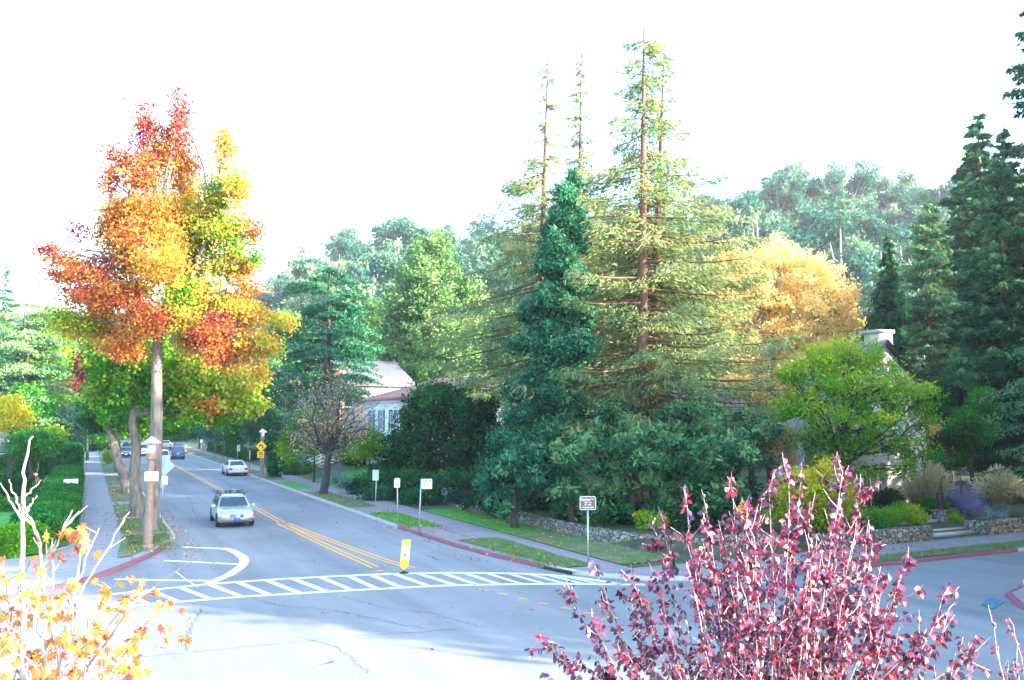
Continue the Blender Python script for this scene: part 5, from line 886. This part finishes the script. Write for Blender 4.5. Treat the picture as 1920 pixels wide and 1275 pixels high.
T = tree('feathery_tree', 'many stemmed tree with feathery light green and yellow leaves before the grey house', A3(q[0], q[1]), P(1580, 720, D), .14, fl_, 'ygreen', 'barkd', L=.25, W=.075, cover=1.45, clump=.26, fork=.08, lr=.8, twigs=4, tj=.3, topt=.3, shell=.6)
D = 46; q = P(1445, 900, D); b = A3(q[0], q[1]); t = thing('palm_tree', b, 'small palm with fans of long yellow green fronds beside the feathery tree', 'palm'); m_ = MB(); hd = P(1440, 822, D); m_.tube([b, hd], [.18, .14], 8); m_.build('trunk', M['barkr'], t); m_ = MB()
for k in range(70):
    az = rng.random() * 2 * pi; el = rng.uniform(-.6, 1.3); d = np.array([math.cos(az) * math.cos(el), math.sin(az) * math.cos(el), math.sin(el)]); ln = rng.uniform(1.1, 1.7); lat = np.cross(d, (0, 0, 1.)); lat /= np.linalg.norm(lat) + 1e-6
    for j in range(9): a = (j - 4) * .13; dd = d * math.cos(a) + lat * math.sin(a); e = hd + d * ln * .35; f_ = e + dd * ln * .65 + (0, 0, -.12 * abs(j - 4)); pp = np.cross(dd, d) ; m_.add([e, (e + f_) / 2 + lat * .03, f_, (e + f_) / 2 - lat * .03], [[0, 1, 2, 3]], .4 + .5 * rng.random())
m_.build('fronds', M['ygreen'], t)
D = 44; q = P(1490, 900, D); shrub('tan_shrub', 'tan and peach coloured leafy bush left of the feathery tree', A3(q[0], q[1]), [L4(1470, 822, D, 22, 26, .75), L4(1480, 860, D, 14, 20, .7), L4(1455, 850, D, 20, 20, .6)], 'straw', L=.15, W=.06)
D = 37; q = P(1525, 990, D); shrub('yellow_shrub', 'sunlit yellow green bush behind the red leaved tree', A3(q[0], q[1]), [L4(1505,893,D,26,18,.6), L4(1545,880,D,14,16,.7), L4(1550,910,D,30,24,.5), L4(1480,925,D,28,22,.45), L4(1520,930,D-.5,34,26,.3), L4(1585,925,D,22,18,.5), L4(1575,960,D,34,24,.15), L4(1530,965,D,50,26,.1), L4(1470,960,D,30,20,.2)], 'yellow', L=.14, W=.09, cover=2.6, clump=.22)
# ---- right edge conifers
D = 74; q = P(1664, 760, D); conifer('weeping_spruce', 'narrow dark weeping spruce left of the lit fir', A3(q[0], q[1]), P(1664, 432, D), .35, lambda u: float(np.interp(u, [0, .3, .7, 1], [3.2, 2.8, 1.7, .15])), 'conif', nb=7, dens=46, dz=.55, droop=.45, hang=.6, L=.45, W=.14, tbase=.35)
D = 80; q = P(1745, 760, D); conifer('fir_tree', 'tall open fir with lit right side beyond the grey house', A3(q[0], q[1]), P(1738, 372, D), .42, lambda u: float(np.interp(u, [0, .3, .6, .85, 1], [4.6, 4.2, 3.4, 2.0, .3])), 'cedar', nb=6, dens=40, dz=.75, droop=.12, hang=.2, L=.5, W=.17, tbase=.8)  # raised needle tint stands in for sunlight that neighbouring trees block
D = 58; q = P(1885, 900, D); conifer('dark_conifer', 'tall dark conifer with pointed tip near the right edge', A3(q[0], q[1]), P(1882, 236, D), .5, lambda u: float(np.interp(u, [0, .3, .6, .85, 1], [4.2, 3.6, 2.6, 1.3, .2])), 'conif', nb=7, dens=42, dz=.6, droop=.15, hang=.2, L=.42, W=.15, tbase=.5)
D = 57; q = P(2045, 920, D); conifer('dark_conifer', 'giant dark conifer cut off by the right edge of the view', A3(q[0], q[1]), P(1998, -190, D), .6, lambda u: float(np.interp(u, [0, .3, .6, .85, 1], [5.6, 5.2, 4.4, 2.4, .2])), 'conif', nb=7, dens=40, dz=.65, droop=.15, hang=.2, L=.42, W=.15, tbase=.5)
for x, y, D, rx, ry, lm, t_, lab in [(1820,790,50,46,74,'green',.45,'feathery mid green bush lit at its crown before the dark conifers'), (1860,850,54,80,60,'dark',.4,'deep shaded evergreen bank above the iron fence'), (1780,840,50,44,50,'green',.35,'leafy green shrub right of the grey house corner'), (1770,760,62,60,60,'conif',.4,'dark conifer mass behind the set back wing'), (1900,740,57,60,110,'dark',.45,'shaded evergreen under the giant conifer'), (1745,800,50,18,12,'orange',.15,'small patch of orange leaves beside the house corner')]:
    q = P(x, y + ry, D); lbs = [L4(x + rng.uniform(-.6, .6) * rx, y + rng.uniform(-.7, .7) * ry, D + rng.uniform(-1.5, 1.2), rx * rng.uniform(.35, .5), ry * rng.uniform(.25, .35), t_ + rng.normal() * .08) for k in range(9)]
    tree('evergreen_shrub', lab, A3(q[0], q[1]), P(x, y - ry * .3, D), .15, lbs, lm, 'barkd', L=.20, W=.08, cover=3.6, clump=.2, fork=.2, topt=.15, nl=5, twigs=1)
# deodar boughs entering from the right
D = 38; b = A3(*P(2010, 960, D)[:2]); T = thing('deodar_tree', b, 'deodar with pale green arching boughs reaching in from the right edge', 'tree'); tr = MB(); tr.tube([b - (0, 0, .1), b + (0, 0, 11)], [.3, .1], 8, cap=False); cr = MB()
for x, y, yo in [(1852, 742, 760), (1858, 782, 800), (1880, 762, 790), (1868, 808, 830), (1890, 720, 740), (1885, 845, 850), (1900, 660, 700), (2120, 740, 740), (2140, 800, 800), (2080, 700, 700), (2000, 600, 640), (1830, 893, 880)]:
    e = P(x, y, D + rng.uniform(-.5, .5)); a = np.array([b[0], b[1], e[2] + .25]); q = limb(tr, a, e, .05, .012, wob=.02, up=.25, seg=8, sides=4)
    for k in range(2, 8):
        n = 38; pos = q[k] + rng.normal(size=(n, 3)) * np.array([.22, .22, .04]); pos[:, 2] -= np.abs(rng.normal(size=n)) * .16; leaves(cr, pos, .18, .06, .6 + rng.normal(size=n) * .15, ax=np.array([0, 0, -1.]), up=.8)
tr.build('trunk', M['barkd'], T); cr.build('crown', M['cedar'], T)
# ---- right garden planting
def at(px, py, s): x = onS(px, s); return np.array([x, s, float(tz(x, s))])
grass_clump('ornamental_grass', 'largest feathery tan ornamental grass above the sunlit rubble wall', at(1868, 0, 28.2), 1.15, 1.75, 2400, 'straw', plume=.45, w=.010, ps=(.18, .03))
grass_clump('ornamental_grass', 'tan ornamental grass arching behind the stone pedestal', at(1745, 0, 30.0), .9, 1.9, 1500, 'straw', plume=.4, w=.010, ps=(.18, .03))
grass_clump('ornamental_grass', 'smaller tan grass tuft against the grey house wall', at(1712, 0, 31.0), .7, 1.5, 900, 'straw', plume=.3, w=.012)
grass_clump('lavender_bush', 'purple flowering lavender bush right of the garden steps', at(1800, 0, 28.4), .95, 1.15, 700, 'lav', plume=.6, w=.006, ps=(.10, .016))
grass_clump('lavender_bush', 'pale edge clump of lavender spilling toward the wall', at(1822, 0, 27.4), .6, .7, 400, 'lav', plume=.4, w=.006, ps=(.10, .016))
for px, s, r, h, lm, t_, lab in [(1840, 27.2, .38, .42, 'grey', .7, 'small round silver grey shrub above the sunlit wall'), (1857, 27.0, .45, .28, 'grey', .45, 'low silver green mound above the sunlit wall'), (1866, 28.0, .35, .45, 'grey', .5, 'blue grey shrub at the foot of the big grass'), (1650, 28.0, .75, .65, 'green', .85, 'bright green rounded shrub behind the right rubble wall'), (1683, 28.4, .7, .75, 'ygreen', .35, 'light green shrub left of the stone pedestal'), (1702, 27.6, .55, .75, 'ygreen', .6, 'pale variegated shrub beside the garden steps'), (1618, 27.4, .8, .5, 'green', .5, 'low green shrub at the left of the right garden bed'), (1662, 31.5, .6, 1.0, 'dark', .3, 'dark rounded shrub below the house window'), (1575, 28, .9, .6, 'green', .4, 'green shrub behind the red leaved tree'), (1540, 27.6, .8, .6, 'ygreen', .4, 'yellowish shrub at the near end of the rubble wall'), (1780, 31.6, 1.0, .7, 'green', .35, 'leafy green shrubs under the iron fence'), (1815, 31.5, 1.1, .6, 'green', .3, 'dark green shrubs behind the lavender'), (1775, 27.4, .4, .35, 'ygreen', .3, 'small green mound at the foot of the lavender')]:
    b = at(px, 0, s); shrub('garden_shrub', lab, b, [(b + (0, 0, h * .55), (r, r * .9, h * .6), t_), (b + (r * .4, -.1, h * .4), (r * .6, r * .6, h * .5), t_ + .1), (b + (-r * .4, .1, h * .45), (r * .6, r * .6, h * .5), t_)], lm, L=.10, W=.06, cover=5, clump=.12)
hedge('clipped_hedge', 'sloping clipped hedge behind the largest tan grass', [(onS(1835, 32.5), 32.5), (onS(1900, 31), 31.2), (onS(1990, 29), 29.8)], 1.3, 1.35, z0=.8, cover=3.5)
hedge('clipped_hedge', 'dark clipped hedge block behind the stone pedestal', [(onS(1728, 29.2), 29.2), (onS(1752, 29.2), 29.2)], .9, .75, z0=.55)
# ---- left gardens
hedge('sidewalk_hedge', 'long rounded clipped hedge following the left sidewalk', [(-1.75, 41.6), (-1.45, 46), (-1.35, 55), (-1.35, 72), (-1.35, 84)], 2.1, 1.25, z0=.08, bump=.12, cover=3.2, round_=.5)
hedge('sidewalk_hedge', 'yellow green looser hedge end nearest the corner', [(-1.7, 38.9), (-2.4, 40.4), (-4.6, 42.2)], 1.8, .95, z0=.08, lm='ygreen', bump=.2, base_t=.28, cover=3.2, L=.13, W=.09, round_=.6)
hedge('tall_hedge', 'tall squared hedge block at the left beyond the clipped one', [(-1.9, 88), (-1.9, 118)], 3.0, 2.75, z0=.08, bump=.05, cover=3, L=.17, W=.12)
hedge('tall_hedge', 'broad hedge wall crossing the left garden behind the lawn', [(-3.6, 88.8), (-18, 88.8)], 1.6, 2.0, z0=.08, bump=.10, base_t=.3, cover=3, L=.17, W=.12)
hedge('low_hedge', 'low hedge in the shade across the left garden', [(-2.6, 69), (-14, 67)], 1.3, 1.1, z0=.08, bump=.15, cover=3, base_t=.2)
hedge('low_hedge', 'brownish low hedge bounding the small left lawn', [(-4.8, 60.5), (-13, 58)], .8, .7, z0=.08, bump=.15, lm='redwood', cover=3)
for x, s, r, h, lm, t_, lab in [(-6.2, 61.5, 1.0, 1.4, 'ygreen', .3, 'bright green shrub beside the rounded hedge'), (-10.5, 62.5, 1.1, 1.3, 'yellow', .15, 'yellow green shrub at the left edge of the lawn'), (-4.4, 57.5, .8, .8, 'hedge', .6, 'small green shrub between lawn and hedge'), (-13.5, 82, 1.8, 4.6, 'dark', .6, 'dark rounded shrub at the left edge behind the lawn'), (-8.5, 84, 1.6, 1.6, 'hedge', .35, 'green shrubs before the garden shed')]:
    b = A3(x, s, .1); shrub('garden_shrub', lab, b, [(b + (0, 0, h * .5), (r, r, h * .55), t_), (b + (r * .5, -.2, h * .4), (r * .7, r * .7, h * .45), t_), (b + (-r * .5, .1, h * .45), (r * .7, r * .7, h * .5), t_ + .1)], lm, L=.14, W=.09, cover=4.5, clump=.16)
b = A3(*P(68, 910, 55)[:2]); t = thing('rose_bush', b, 'single peach rose on a tall thin stem in the left garden', 'rose'); m_ = MB(); e = P(69, 889, 55); [limb(m_, b, e + rng.normal(size=3) * (.0 if k == 0 else .3), .02, .008, sides=4) for k in range(4)]; m_.build('stem', M['barkm'], t); m_ = MB(); crown(m_, [(e, (.10, .10, .09), .5)], .10, .08, 6, .03); m_.build('bloom', M['orange'], t); m_ = MB(); crown(m_, [((b + e) / 2, (.3, .3, .45), .4)], .09, .06, 1.2, .1); m_.build('leaves', M['green'], t)
for x, y, D, rx, ry, lm, t_, lab in [(22,775,66,36,36,'yellow',.6,'bright yellow tree at the left edge'), (60,830,62,60,26,'hedge',.5,'green tree behind the left hedges'), (100,690,100,60,80,'ygreen',.38,'tall loose yellow green tree at the left'), (130,640,120,44,60,'pine',.55,'pale hazy tree behind the yellow green one'), (55,760,90,50,50,'green',.5,'green tree beneath the left cedar'), (120,800,95,46,44,'euc',.35,'grey green tree above the tall hedge'), (90,815,80,34,18,'ygreen',.55,'yellow tipped shrub tree over the garden shed'), (165,770,110,30,50,'green',.3,'dark green tree filling the gap by the sidewalk'), (100,600,150,60,30,'pine',.6,'pale treetop on the left skyline'), (185,620,140,50,50,'pine',.35,'green treetop behind the red leaved crown'), (520,690,135,40,40,'pine',.45,'light green treetop right of the autumn tree'), (165,840,140,22,22,'dark',.3,'dark tree at the end of the left sidewalk')]:
    q = P(x, y + ry, D); b = A3(q[0], q[1]); tree('background_tree', lab, b, P(x, y, D), .2, [L4(x, y - ry * .4, D, rx * .6, ry * .5, t_ + .1), L4(x - rx * .4, y, D + 1, rx * .6, ry * .6, t_), L4(x + rx * .4, y + ry * .1, D, rx * .6, ry * .6, t_ + .08), L4(x, y + ry * .5, D, rx * .8, ry * .5, t_)], lm, 'barkd', L=.24 * D / 75, W=.17 * D / 75, cover=3.0, clump=.3 * D / 75, topt=.08)
q = P(8, 780, 110); conifer('tall_cypress', 'narrow pointed conifer on the left skyline', A3(q[0], q[1]), P(13, 492, 110), .3, lambda u: float(np.interp(u, [0, .5, .8, 1], [2.4, 1.6, 1.0, .1])), 'teal', nb=5, dens=22, dz=.9, L=.6, W=.22, tbase=.6)
q = P(50, 820, 92); cedar('cedar_tree', 'pale lit layered cedar at the left edge', 48, 556, 800, 92, 190, 'cedar', .8, A3(q[0], q[1]), .4, 5, lay=12, dens=55)
q = P(0, 800, 98); cedar('cedar_tree', 'blue green cedar cut by the left edge of the view', -10, 590, 800, 98, 150, 'teal', .65, A3(q[0], q[1]), .4, 5, lay=12, dens=50)
# ---- eucalyptus forest on the hill
protos = []
for v in range(5):
    H = [19, 22, 17, 24, 20][v]; T = thing('eucalyptus_tree', (0, 0, 0), 'eucalyptus', 'tree', 'hazy eucalyptus trees covering the hill'); m_ = MB(); lb = []; 
    for k in range(8 + v): a = rng.random() * 2 * pi; z = H * rng.uniform(.28, .92); rr = (H * .26) * (1 - ((z / H - .62) / .5) ** 2 * .7) * rng.uniform(.35, 1); r_ = rng.uniform(2.0, 3.4); lb.append((np.array([math.cos(a) * rr, math.sin(a) * rr, z]), (r_, r_, r_ * .78), .45 + rng.normal() * .14))
    m_.tube([(0, 0, -2), (.2, 0, H * .3), (.1, .3, H * .6), (0, 0, H * .88)], [.5, .38, .25, .08], 6, cap=False); [limb(m_, (.1, .1, H * rng.uniform(.25, .6)), q[0], .16, .05, sides=4) for q in lb]; m_.build('trunk', M['barkm'], T)
    c_ = MB(); crown(c_, lb, .75, .42, 2.3, .55, tj=.2, topt=.18); c_.build('crown', M['euc'], T); protos.append((T, H))
first = set(); cnt = 0
for D, dx, tt in ((180, 66, 0), (212, 56, 0), (245, 50, 0), (278, 44, 0), (308, 40, 0), (338, 34, 1), (372, 40, 1)):
    x = -140 + rng.random() * 40
    while x < 2080:
        xx = x + rng.normal() * 9; x += dx * rng.uniform(.75, 1.25); DD = D + rng.uniform(-12, 12); q = P(xx, 700, DD); z = float(tz(q[0], q[1]))
        if z < 4 and xx > 120 and xx < 420: continue
        if D < 230 and xx < 480: continue
        v = int(rng.integers(0, 5)); T, H = protos[v]; sc = rng.uniform(.95, 1.5) * (1.15 if rng.random() < .12 else 1)
        lab = 'hazy blue green eucalyptus on the wooded hill behind the houses' if D < 320 else 'pale eucalyptus on the far ridge of the wooded hill against the white sky'
        if v not in first: first.add(v); T.location = (q[0], q[1], z); T.rotation_euler = (0, 0, rng.random() * 6.28); T.scale = (sc,) * 3; T['label'] = lab; T['group'] = 'eucalyptus trees on the ridge' if D > 320 else 'eucalyptus trees on the hillside'
        else: copy_thing(T, (q[0], q[1], z), rng.random() * 6.28, sc, lab, 'eucalyptus trees on the ridge' if D > 320 else 'eucalyptus trees on the hillside')
        cnt += 1
# ---- trees across the side street, outside the view on the right: they shade the crossing
pr = conifer('street_conifer', (0, 0, 0) and '' or 'tall conifer standing across the side street right of the view', (0, 0, 0), (0, 0, 27), .5, lambda u: float(np.interp(u, [0, .3, .7, 1], [5.0, 4.6, 3.0, .2])), 'conif', nb=6, dens=26, dz=.9, L=.7, W=.34, group='conifers across the side street')
off = [(50, -16, 1.35), (58, -24, 1.5), (43, -8, 1.15), (66, -31, 1.6), (37, -1.5, .9), (34, 5.5, .8), (44, 1, 1.05), (52, -5, 1.2), (60, -10, 1.3), (58, -1, 1.2), (38, 16.5, .62), (47, 21, .7), (43, 9.5, .65), (56, 18, .75), (63, 28, .85), (52, 30, .75), (72, 22, .9), (80, 40, 1.0), (66, 44, .9), (90, 30, 1.1), (60, 36, .8), (52, 12, .7), (76, 52, 1.3), (88, 62, 1.3)]
for k, (x, s, sc) in enumerate(off):
    if k == 0: pr.location = (x, s, 0); pr.scale = (sc,) * 3
    else: copy_thing(pr, (x, s, 0), k * 1.3, sc, 'tall conifer standing across the side street right of the view')
pb = tree('street_maple', 'broad leafy tree across the side street right of the view', (0, 0, 0), (0, 0, 9), .4, [((math.cos(a) * 3, math.sin(a) * 3, 7 + (k % 3) * 2), (2.6, 2.6, 2.2), .4) for k, a in enumerate(np.linspace(0, 6, 8))] + [((0, 0, 12), (2.6, 2.6, 2), .4)], 'green', L=.4, W=.3, cover=3.5, clump=.4, group='broad trees across the side street')
for k, (x, s, sc) in enumerate([(30.5, 3.5, 1.0), (36, -2, 1.2), (30.5, 9.5, 1.0), (36, 9, 1.1), (33, 13.5, 1.0), (40, 13, 1.1), (48, 15.5, 1.2), (57, 24, 1.3), (70, 34, 1.3)]):
    if k == 0: pb.location = (x, s, 0)
    else: copy_thing(pb, (x, s, 0), k, sc, 'broad leafy tree across the side street right of the view')
# ================================================================== FOREGROUND
def near_leaf(mb, c, ax, nrm, L, W, tint, kind):
    ax = ax / (np.linalg.norm(ax) + 1e-9); s = np.cross(ax, nrm); s /= np.linalg.norm(s) + 1e-9; n_ = np.cross(s, ax)
    if kind == 'oval':
        v = [c, c + ax * L * .35 + s * W * .5 + n_ * W * .22, c + ax * L * .75 + s * W * .34 + n_ * W * .14, c + ax * L - n_ * L * .12, c + ax * L * .75 - s * W * .34 + n_ * W * .14, c + ax * L * .35 - s * W * .5 + n_ * W * .22, c + ax * L * .5]
        mb.add(v, [[0, 1, 2, 6], [6, 2, 3, 4], [0, 6, 4, 5]], tint)
    else:
        a = np.array([0, 28, 55, 75, 100, 128, 152, 180]); pts = []
        for k, (an, r) in enumerate([(180, .25), (150, .52), (128, .30), (95, .72), (70, .42), (48, .95), (24, .50), (0, 1.15), (-24, .50), (-48, .95), (-70, .42), (-95, .72), (-128, .30), (-150, .52)]):
            t = R(an); pts.append(c + ax * (math.cos(t) * r * L * .6 + L * .15) + s * math.sin(t) * r * W * .55 + n_ * (abs(math.sin(t)) * r * W * -.12))
        V = np.array([c + ax * L * .15] + pts); m = len(pts); mb.add(V, [[0, 1 + k, 1 + (k + 1) % m] for k in range(m)], tint)
# plum-red tree in front, right
def plum(name, label, root, tips, D, nt=6, lv=1.0):
    T = thing(name, root, label, 'tree'); br = MB(); lf = MB(); root = np.asarray(root, float); ends = []
    tr = root + np.array([0, 0, 1.5]); br.tube([root, root + (0, .02, .8), tr], [.09, .075, .06], 8, cap=False)
    for (x, y, dd) in tips:
        e = P(x, y + 14, D + dd); st = tr + rng.normal(size=3) * .05; mid = st + (e - st) * .42 + np.array([0, 0, -.05]) + (e - st) * np.array([.16, .16, 0]); t = np.linspace(0, 1, 14)[:, None]
        p = (1 - t) ** 2 * st + 2 * t * (1 - t) * mid + t ** 2 * e; p += rng.normal(size=p.shape) * .012; br.tube(p, np.linspace(.014, .0025, 14), 5, cap=False)
        for k in range(nt):
            i = int(rng.integers(4, 14)); i = min(i, 13); a = p[i]; dr = (p[min(i + 1, 13)] - p[i - 1]); dr /= np.linalg.norm(dr); dv = dr * .8 + rng.normal(size=3) * .45; dv /= np.linalg.norm(dv); ln = rng.uniform(.15, .45) * (1.2 - i / 20); q = np.array([a, a + dv * ln * .5 + rng.normal(size=3) * .012, a + dv * ln + (0, 0, .03)]); br.tube(q, [.0055, .004, .0022], 4, cap=False); ends.append(q)
        ends.append(p[6:10]); ends.append(p[10:14]); ends.append(p[11:14]); ends.append(p[9:13])
    for q in ends:
        nl = int(rng.integers(3, 8) * lv)
        for k in range(nl):
            u = rng.random() * (len(q) - 1.01); i = int(u); a = q[i] + (q[i + 1] - q[i]) * (u - i); ax = rng.normal(size=3) * .6 + np.array([0, 0, -.75]); near_leaf(lf, a + ax * .012, ax, rng.normal(size=3) + np.array([.6, -.6, .2]), rng.uniform(.040, .068), rng.uniform(.032, .048), float(np.clip(rng.beta(.7, 1.5), 0, 1)), 'oval')
    br.build('branches', M['barkp'], T, smooth=True); lf.build('leaves', M['plum'], T); return T
q = P(1440, 1700, 7.2); 
tips = [(1040,1190,0),(1075,1110,.3),(1120,1065,0),(1125,1180,-.4),(1180,1120,.5),(1215,1040,0),(1235,1010,.3),(1250,990,.2),(1290,1000,-.3),(1285,935,.2),(1325,960,.2),(1350,1000,.6),(1375,905,0),(1400,925,-.3),(1425,915,.3),(1445,905,.4),(1480,885,0),(1500,905,.4),(1525,910,-.2),(1575,868,0),(1575,900,.2),(1560,960,.5),(1610,920,.2),(1625,990,0),(1600,1040,-.4),(1660,1080,.2),(1650,1130,.6),(1690,1160,0),(1715,1190,.3),(1770,1100,.3),(1830,1180,0),(1800,1230,.4),(1755,1180,-.2),(1240,1130,-.6),(1300,1080,-.7),(1380,1060,-.6),(1450,1040,-.6),(1520,1060,-.7),(1580,1110,-.5),(1350,1150,.8),(1480,1130,.9),(1100,1230,.2),(1180,1210,-.3),(1025,1240,.2),(1140,1130,.4),(1540,1010,.7),(1310,1040,.4),(1640,1200,-.5),(1700,1240,0),(1250,1200,.5),(1420,1190,-.4),(1560,1190,.2)]
tips += [(tips[a][0] * .5 + tips[b][0] * .5 + rng.normal() * 12, tips[a][1] * .5 + tips[b][1] * .5 + rng.normal() * 12 + 10, rng.uniform(-.6, .6)) for a, b in rng.integers(0, len(tips), (26, 2))]
plum('plum_tree', 'red and purple leaved young tree with pale upright branches in the right foreground', (q[0], q[1], .1), tips, 7.2, nt=15, lv=2.0)
q = P(1990, 1600, 7.6); plum('plum_tree', 'second red leaved tree mostly outside the right edge', (q[0], q[1], .1), [(1850,1125,0),(1870,1190,.2),(1905,1180,0),(1895,1150,.3),(1930,1120,.2),(1960,1160,0),(2000,1100,.2),(2040,1150,0),(1880,1240,.1),(1940,1230,.2)], 7.6, nt=4, lv=.7)
# orange maple in front, left
q = P(150, 1900, 5.2); root = np.array([q[0], q[1], .1]); T = thing('maple_tree', root, 'young maple with glowing orange yellow leaves and white twigs in the left foreground', 'tree'); br = MB(); lf = MB(); tr = P(120, 1500, 5.2); br.tube([root, (root + tr) / 2, tr], [.07, .06, .05], 8, cap=False)
def stem(pts, r0, r1, leafy=0, twig=0, D=5.2):
    p = np.array([P(x, y, D + (d[0] if d else 0)) for x, y, *d in pts]); t = np.linspace(0, len(p) - 1, len(p) * 4); q = np.c_[[np.interp(t, range(len(p)), p[:, k]) for k in range(3)]].T; q += rng.normal(size=q.shape) * .004
    br.tube(q, np.linspace(r0, r1, len(q)), 6, cap=False)
    for k in range(twig):
        i = int(rng.integers(2, len(q) - 1)); d = q[i] - q[i - 1]; d /= np.linalg.norm(d); dv = d + rng.normal(size=3) * .55; dv /= np.linalg.norm(dv); ln = rng.uniform(.05, .2); e = q[i] + dv * ln; br.tube([q[i], (q[i] + e) / 2 + rng.normal(size=3) * .006, e], [r1 * 1.3, r1, r1 * .6], 4, cap=False)
        if leafy and rng.random() < .8:
            for j in range(int(rng.integers(1, 4))): ax = rng.normal(size=3) * .5 + np.array([0, 0, -.7]); near_leaf(lf, e + rng.normal(size=3) * .02, ax, rng.normal(size=3) + np.array([.3, -.9, .5]), rng.uniform(.055, .09), rng.uniform(.055, .09), float(np.clip(rng.normal(.6, .25), 0, 1)), 'star')
    for k in range(leafy):
        i = int(rng.integers(len(q) // 4, len(q))); ax = rng.normal(size=3) * .6 + np.array([0, 0, -.6]); near_leaf(lf, q[i] + rng.normal(size=3) * .025, ax, rng.normal(size=3) + np.array([.3, -.9, .5]), rng.uniform(.055, .09), rng.uniform(.055, .09), float(np.clip(rng.normal(.6, .25), 0, 1)), 'star')
stem([(42,1290),(43,1070),(42,940),(47,870),(60,816)], .019, .005); stem([(42,975),(20,940),(0,905)], .008, .003); stem([(41,960),(25,925),(17,897)], .007, .003); stem([(42,935),(60,918),(78,898)], .007, .003); stem([(43,965),(55,950),(68,932)], .006, .003); stem([(44,978),(52,960),(56,945)], .006, .003)
stem([(90,1290),(80,1060),(66,990),(50,965),(46,940)], .012, .004, twig=5); stem([(60,1200),(82,1060),(108,1018),(134,957)], .011, .004, twig=4); stem([(99,1290),(99,1100),(99,1010)], .009, .004, twig=6, leafy=5); stem([(130,1300),(138,1120),(160,1050),(186,990)], .008, .003, twig=4)
stem([(120,1290),(150,1110),(200,1030),(243,958)], .009, .003, twig=6); stem([(20,1300),(45,1170),(80,1060),(100,1020)], .012, .004, twig=5)
for pts, lv in [([(120,1500),(60,1290),(20,1150),(5,1040)], 26), ([(120,1500),(90,1280),(70,1180),(30,1090)], 30), ([(120,1500),(130,1290),(130,1190),(120,1100)], 30), ([(120,1500),(160,1290),(200,1180),(270,1090)], 34), ([(120,1500),(150,1300),(190,1140),(225,1080)], 26), ([(120,1500),(190,1290),(230,1230),(275,1190)], 20), ([(120,1500),(200,1300),(280,1230),(325,1190)], 14), ([(120,1500),(200,1290),(250,1200),(310,1125)], 5), ([(120,1500),(40,1270),(-20,1170),(-60,1050)], 24), ([(120,1500),(100,1300),(60,1240),(-10,1200)], 26), ([(120,1500),(120,1260),(160,1210),(180,1200)], 26), ([(120,1500),(170,1300),(210,1260),(240,1245)], 18), ([(120,1500),(110,1240),(95,1160),(65,1110)], 22), ([(120,1500),(60,1240),(20,1190),(-5,1130)], 26), ([(100,1300),(140,1100),(150,1040),(160,1000)], 12), ([(130,1300),(250,1130),(290,1100),(360,1050)], 3)]: stem([(x, y, rng.uniform(-.5, .5)) for x, y in pts], .010, .002, leafy=int(lv * .7), twig=8)
br.build('branches', M['barkp'], T, smooth=True); lf.build('leaves', M['maple'], T)
# ================================================================== LIGHT, AIR, CAMERA
sc = bpy.context.scene; w = bpy.data.worlds.new('World'); sc.world = w; w.use_nodes = True; nt = w.node_tree; bg = nt.nodes['Background']; sky = nt.nodes.new('ShaderNodeTexSky'); sky.sky_type = 'NISHITA'; sky.sun_disc = False
AZS = R(26.3 + 112); ELS = R(16); sky.sun_elevation = ELS; sky.sun_rotation = AZS; sky.air_density = 1.0; sky.dust_density = 1.6; sky.ozone_density = 3.0; nt.links.new(sky.outputs[0], bg.inputs[0]); bg.inputs[1].default_value = .15
sd = bpy.data.lights.new('sun', 'SUN'); sd.energy = 3.1; sd.angle = R(.5); sd.color = (1, .86, .68); so = bpy.data.objects.new('sun', sd); C.objects.link(so)
v = Vector((math.sin(AZS) * math.cos(ELS), math.cos(AZS) * math.cos(ELS), math.sin(ELS))); so.rotation_euler = v.to_track_quat('Z', 'Y').to_euler()
HAZE = 0.00022
if HAZE:
    m, nt2, out = newmat('haze_air'); vol = nt2.nodes.new('ShaderNodeVolumePrincipled'); vol.inputs['Color'].default_value = (.93, .97, 1, 1); vol.inputs['Density'].default_value = HAZE; vol.inputs['Anisotropy'].default_value = .2; nt2.links.new(vol.outputs[0], out.inputs['Volume'])
    hz = MB(); hz.box((100, 1400, 57), (6400, 6000, 116)); ho = hz.build('haze', m); ho['kind'] = 'stuff'; ho['label'] = 'pale blue air haze over the whole valley'
cam = bpy.data.cameras.new('camera'); co = bpy.data.objects.new('camera', cam); C.objects.link(co); sc.camera = co
cam.sensor_width = 36; cam.lens = 36 * FPX / 1920; co.location = (0, 0, HC); co.rotation_euler = (pi / 2 + PIT, 0, -YAW); cam.clip_end = 8000; cam.clip_start = .05
sc.view_settings.view_transform = 'Standard'; sc.view_settings.look = 'None'; sc.view_settings.exposure = 3.42; sc.view_settings.gamma = 1; sc.render.engine = 'CYCLES'
sc.cycles.max_bounces = 6; sc.cycles.transparent_max_bounces = 4; sc.cycles.volume_bounces = 0; sc.cycles.diffuse_bounces = 3
for o in C.objects:
    if '_b' in o: del o['_b']
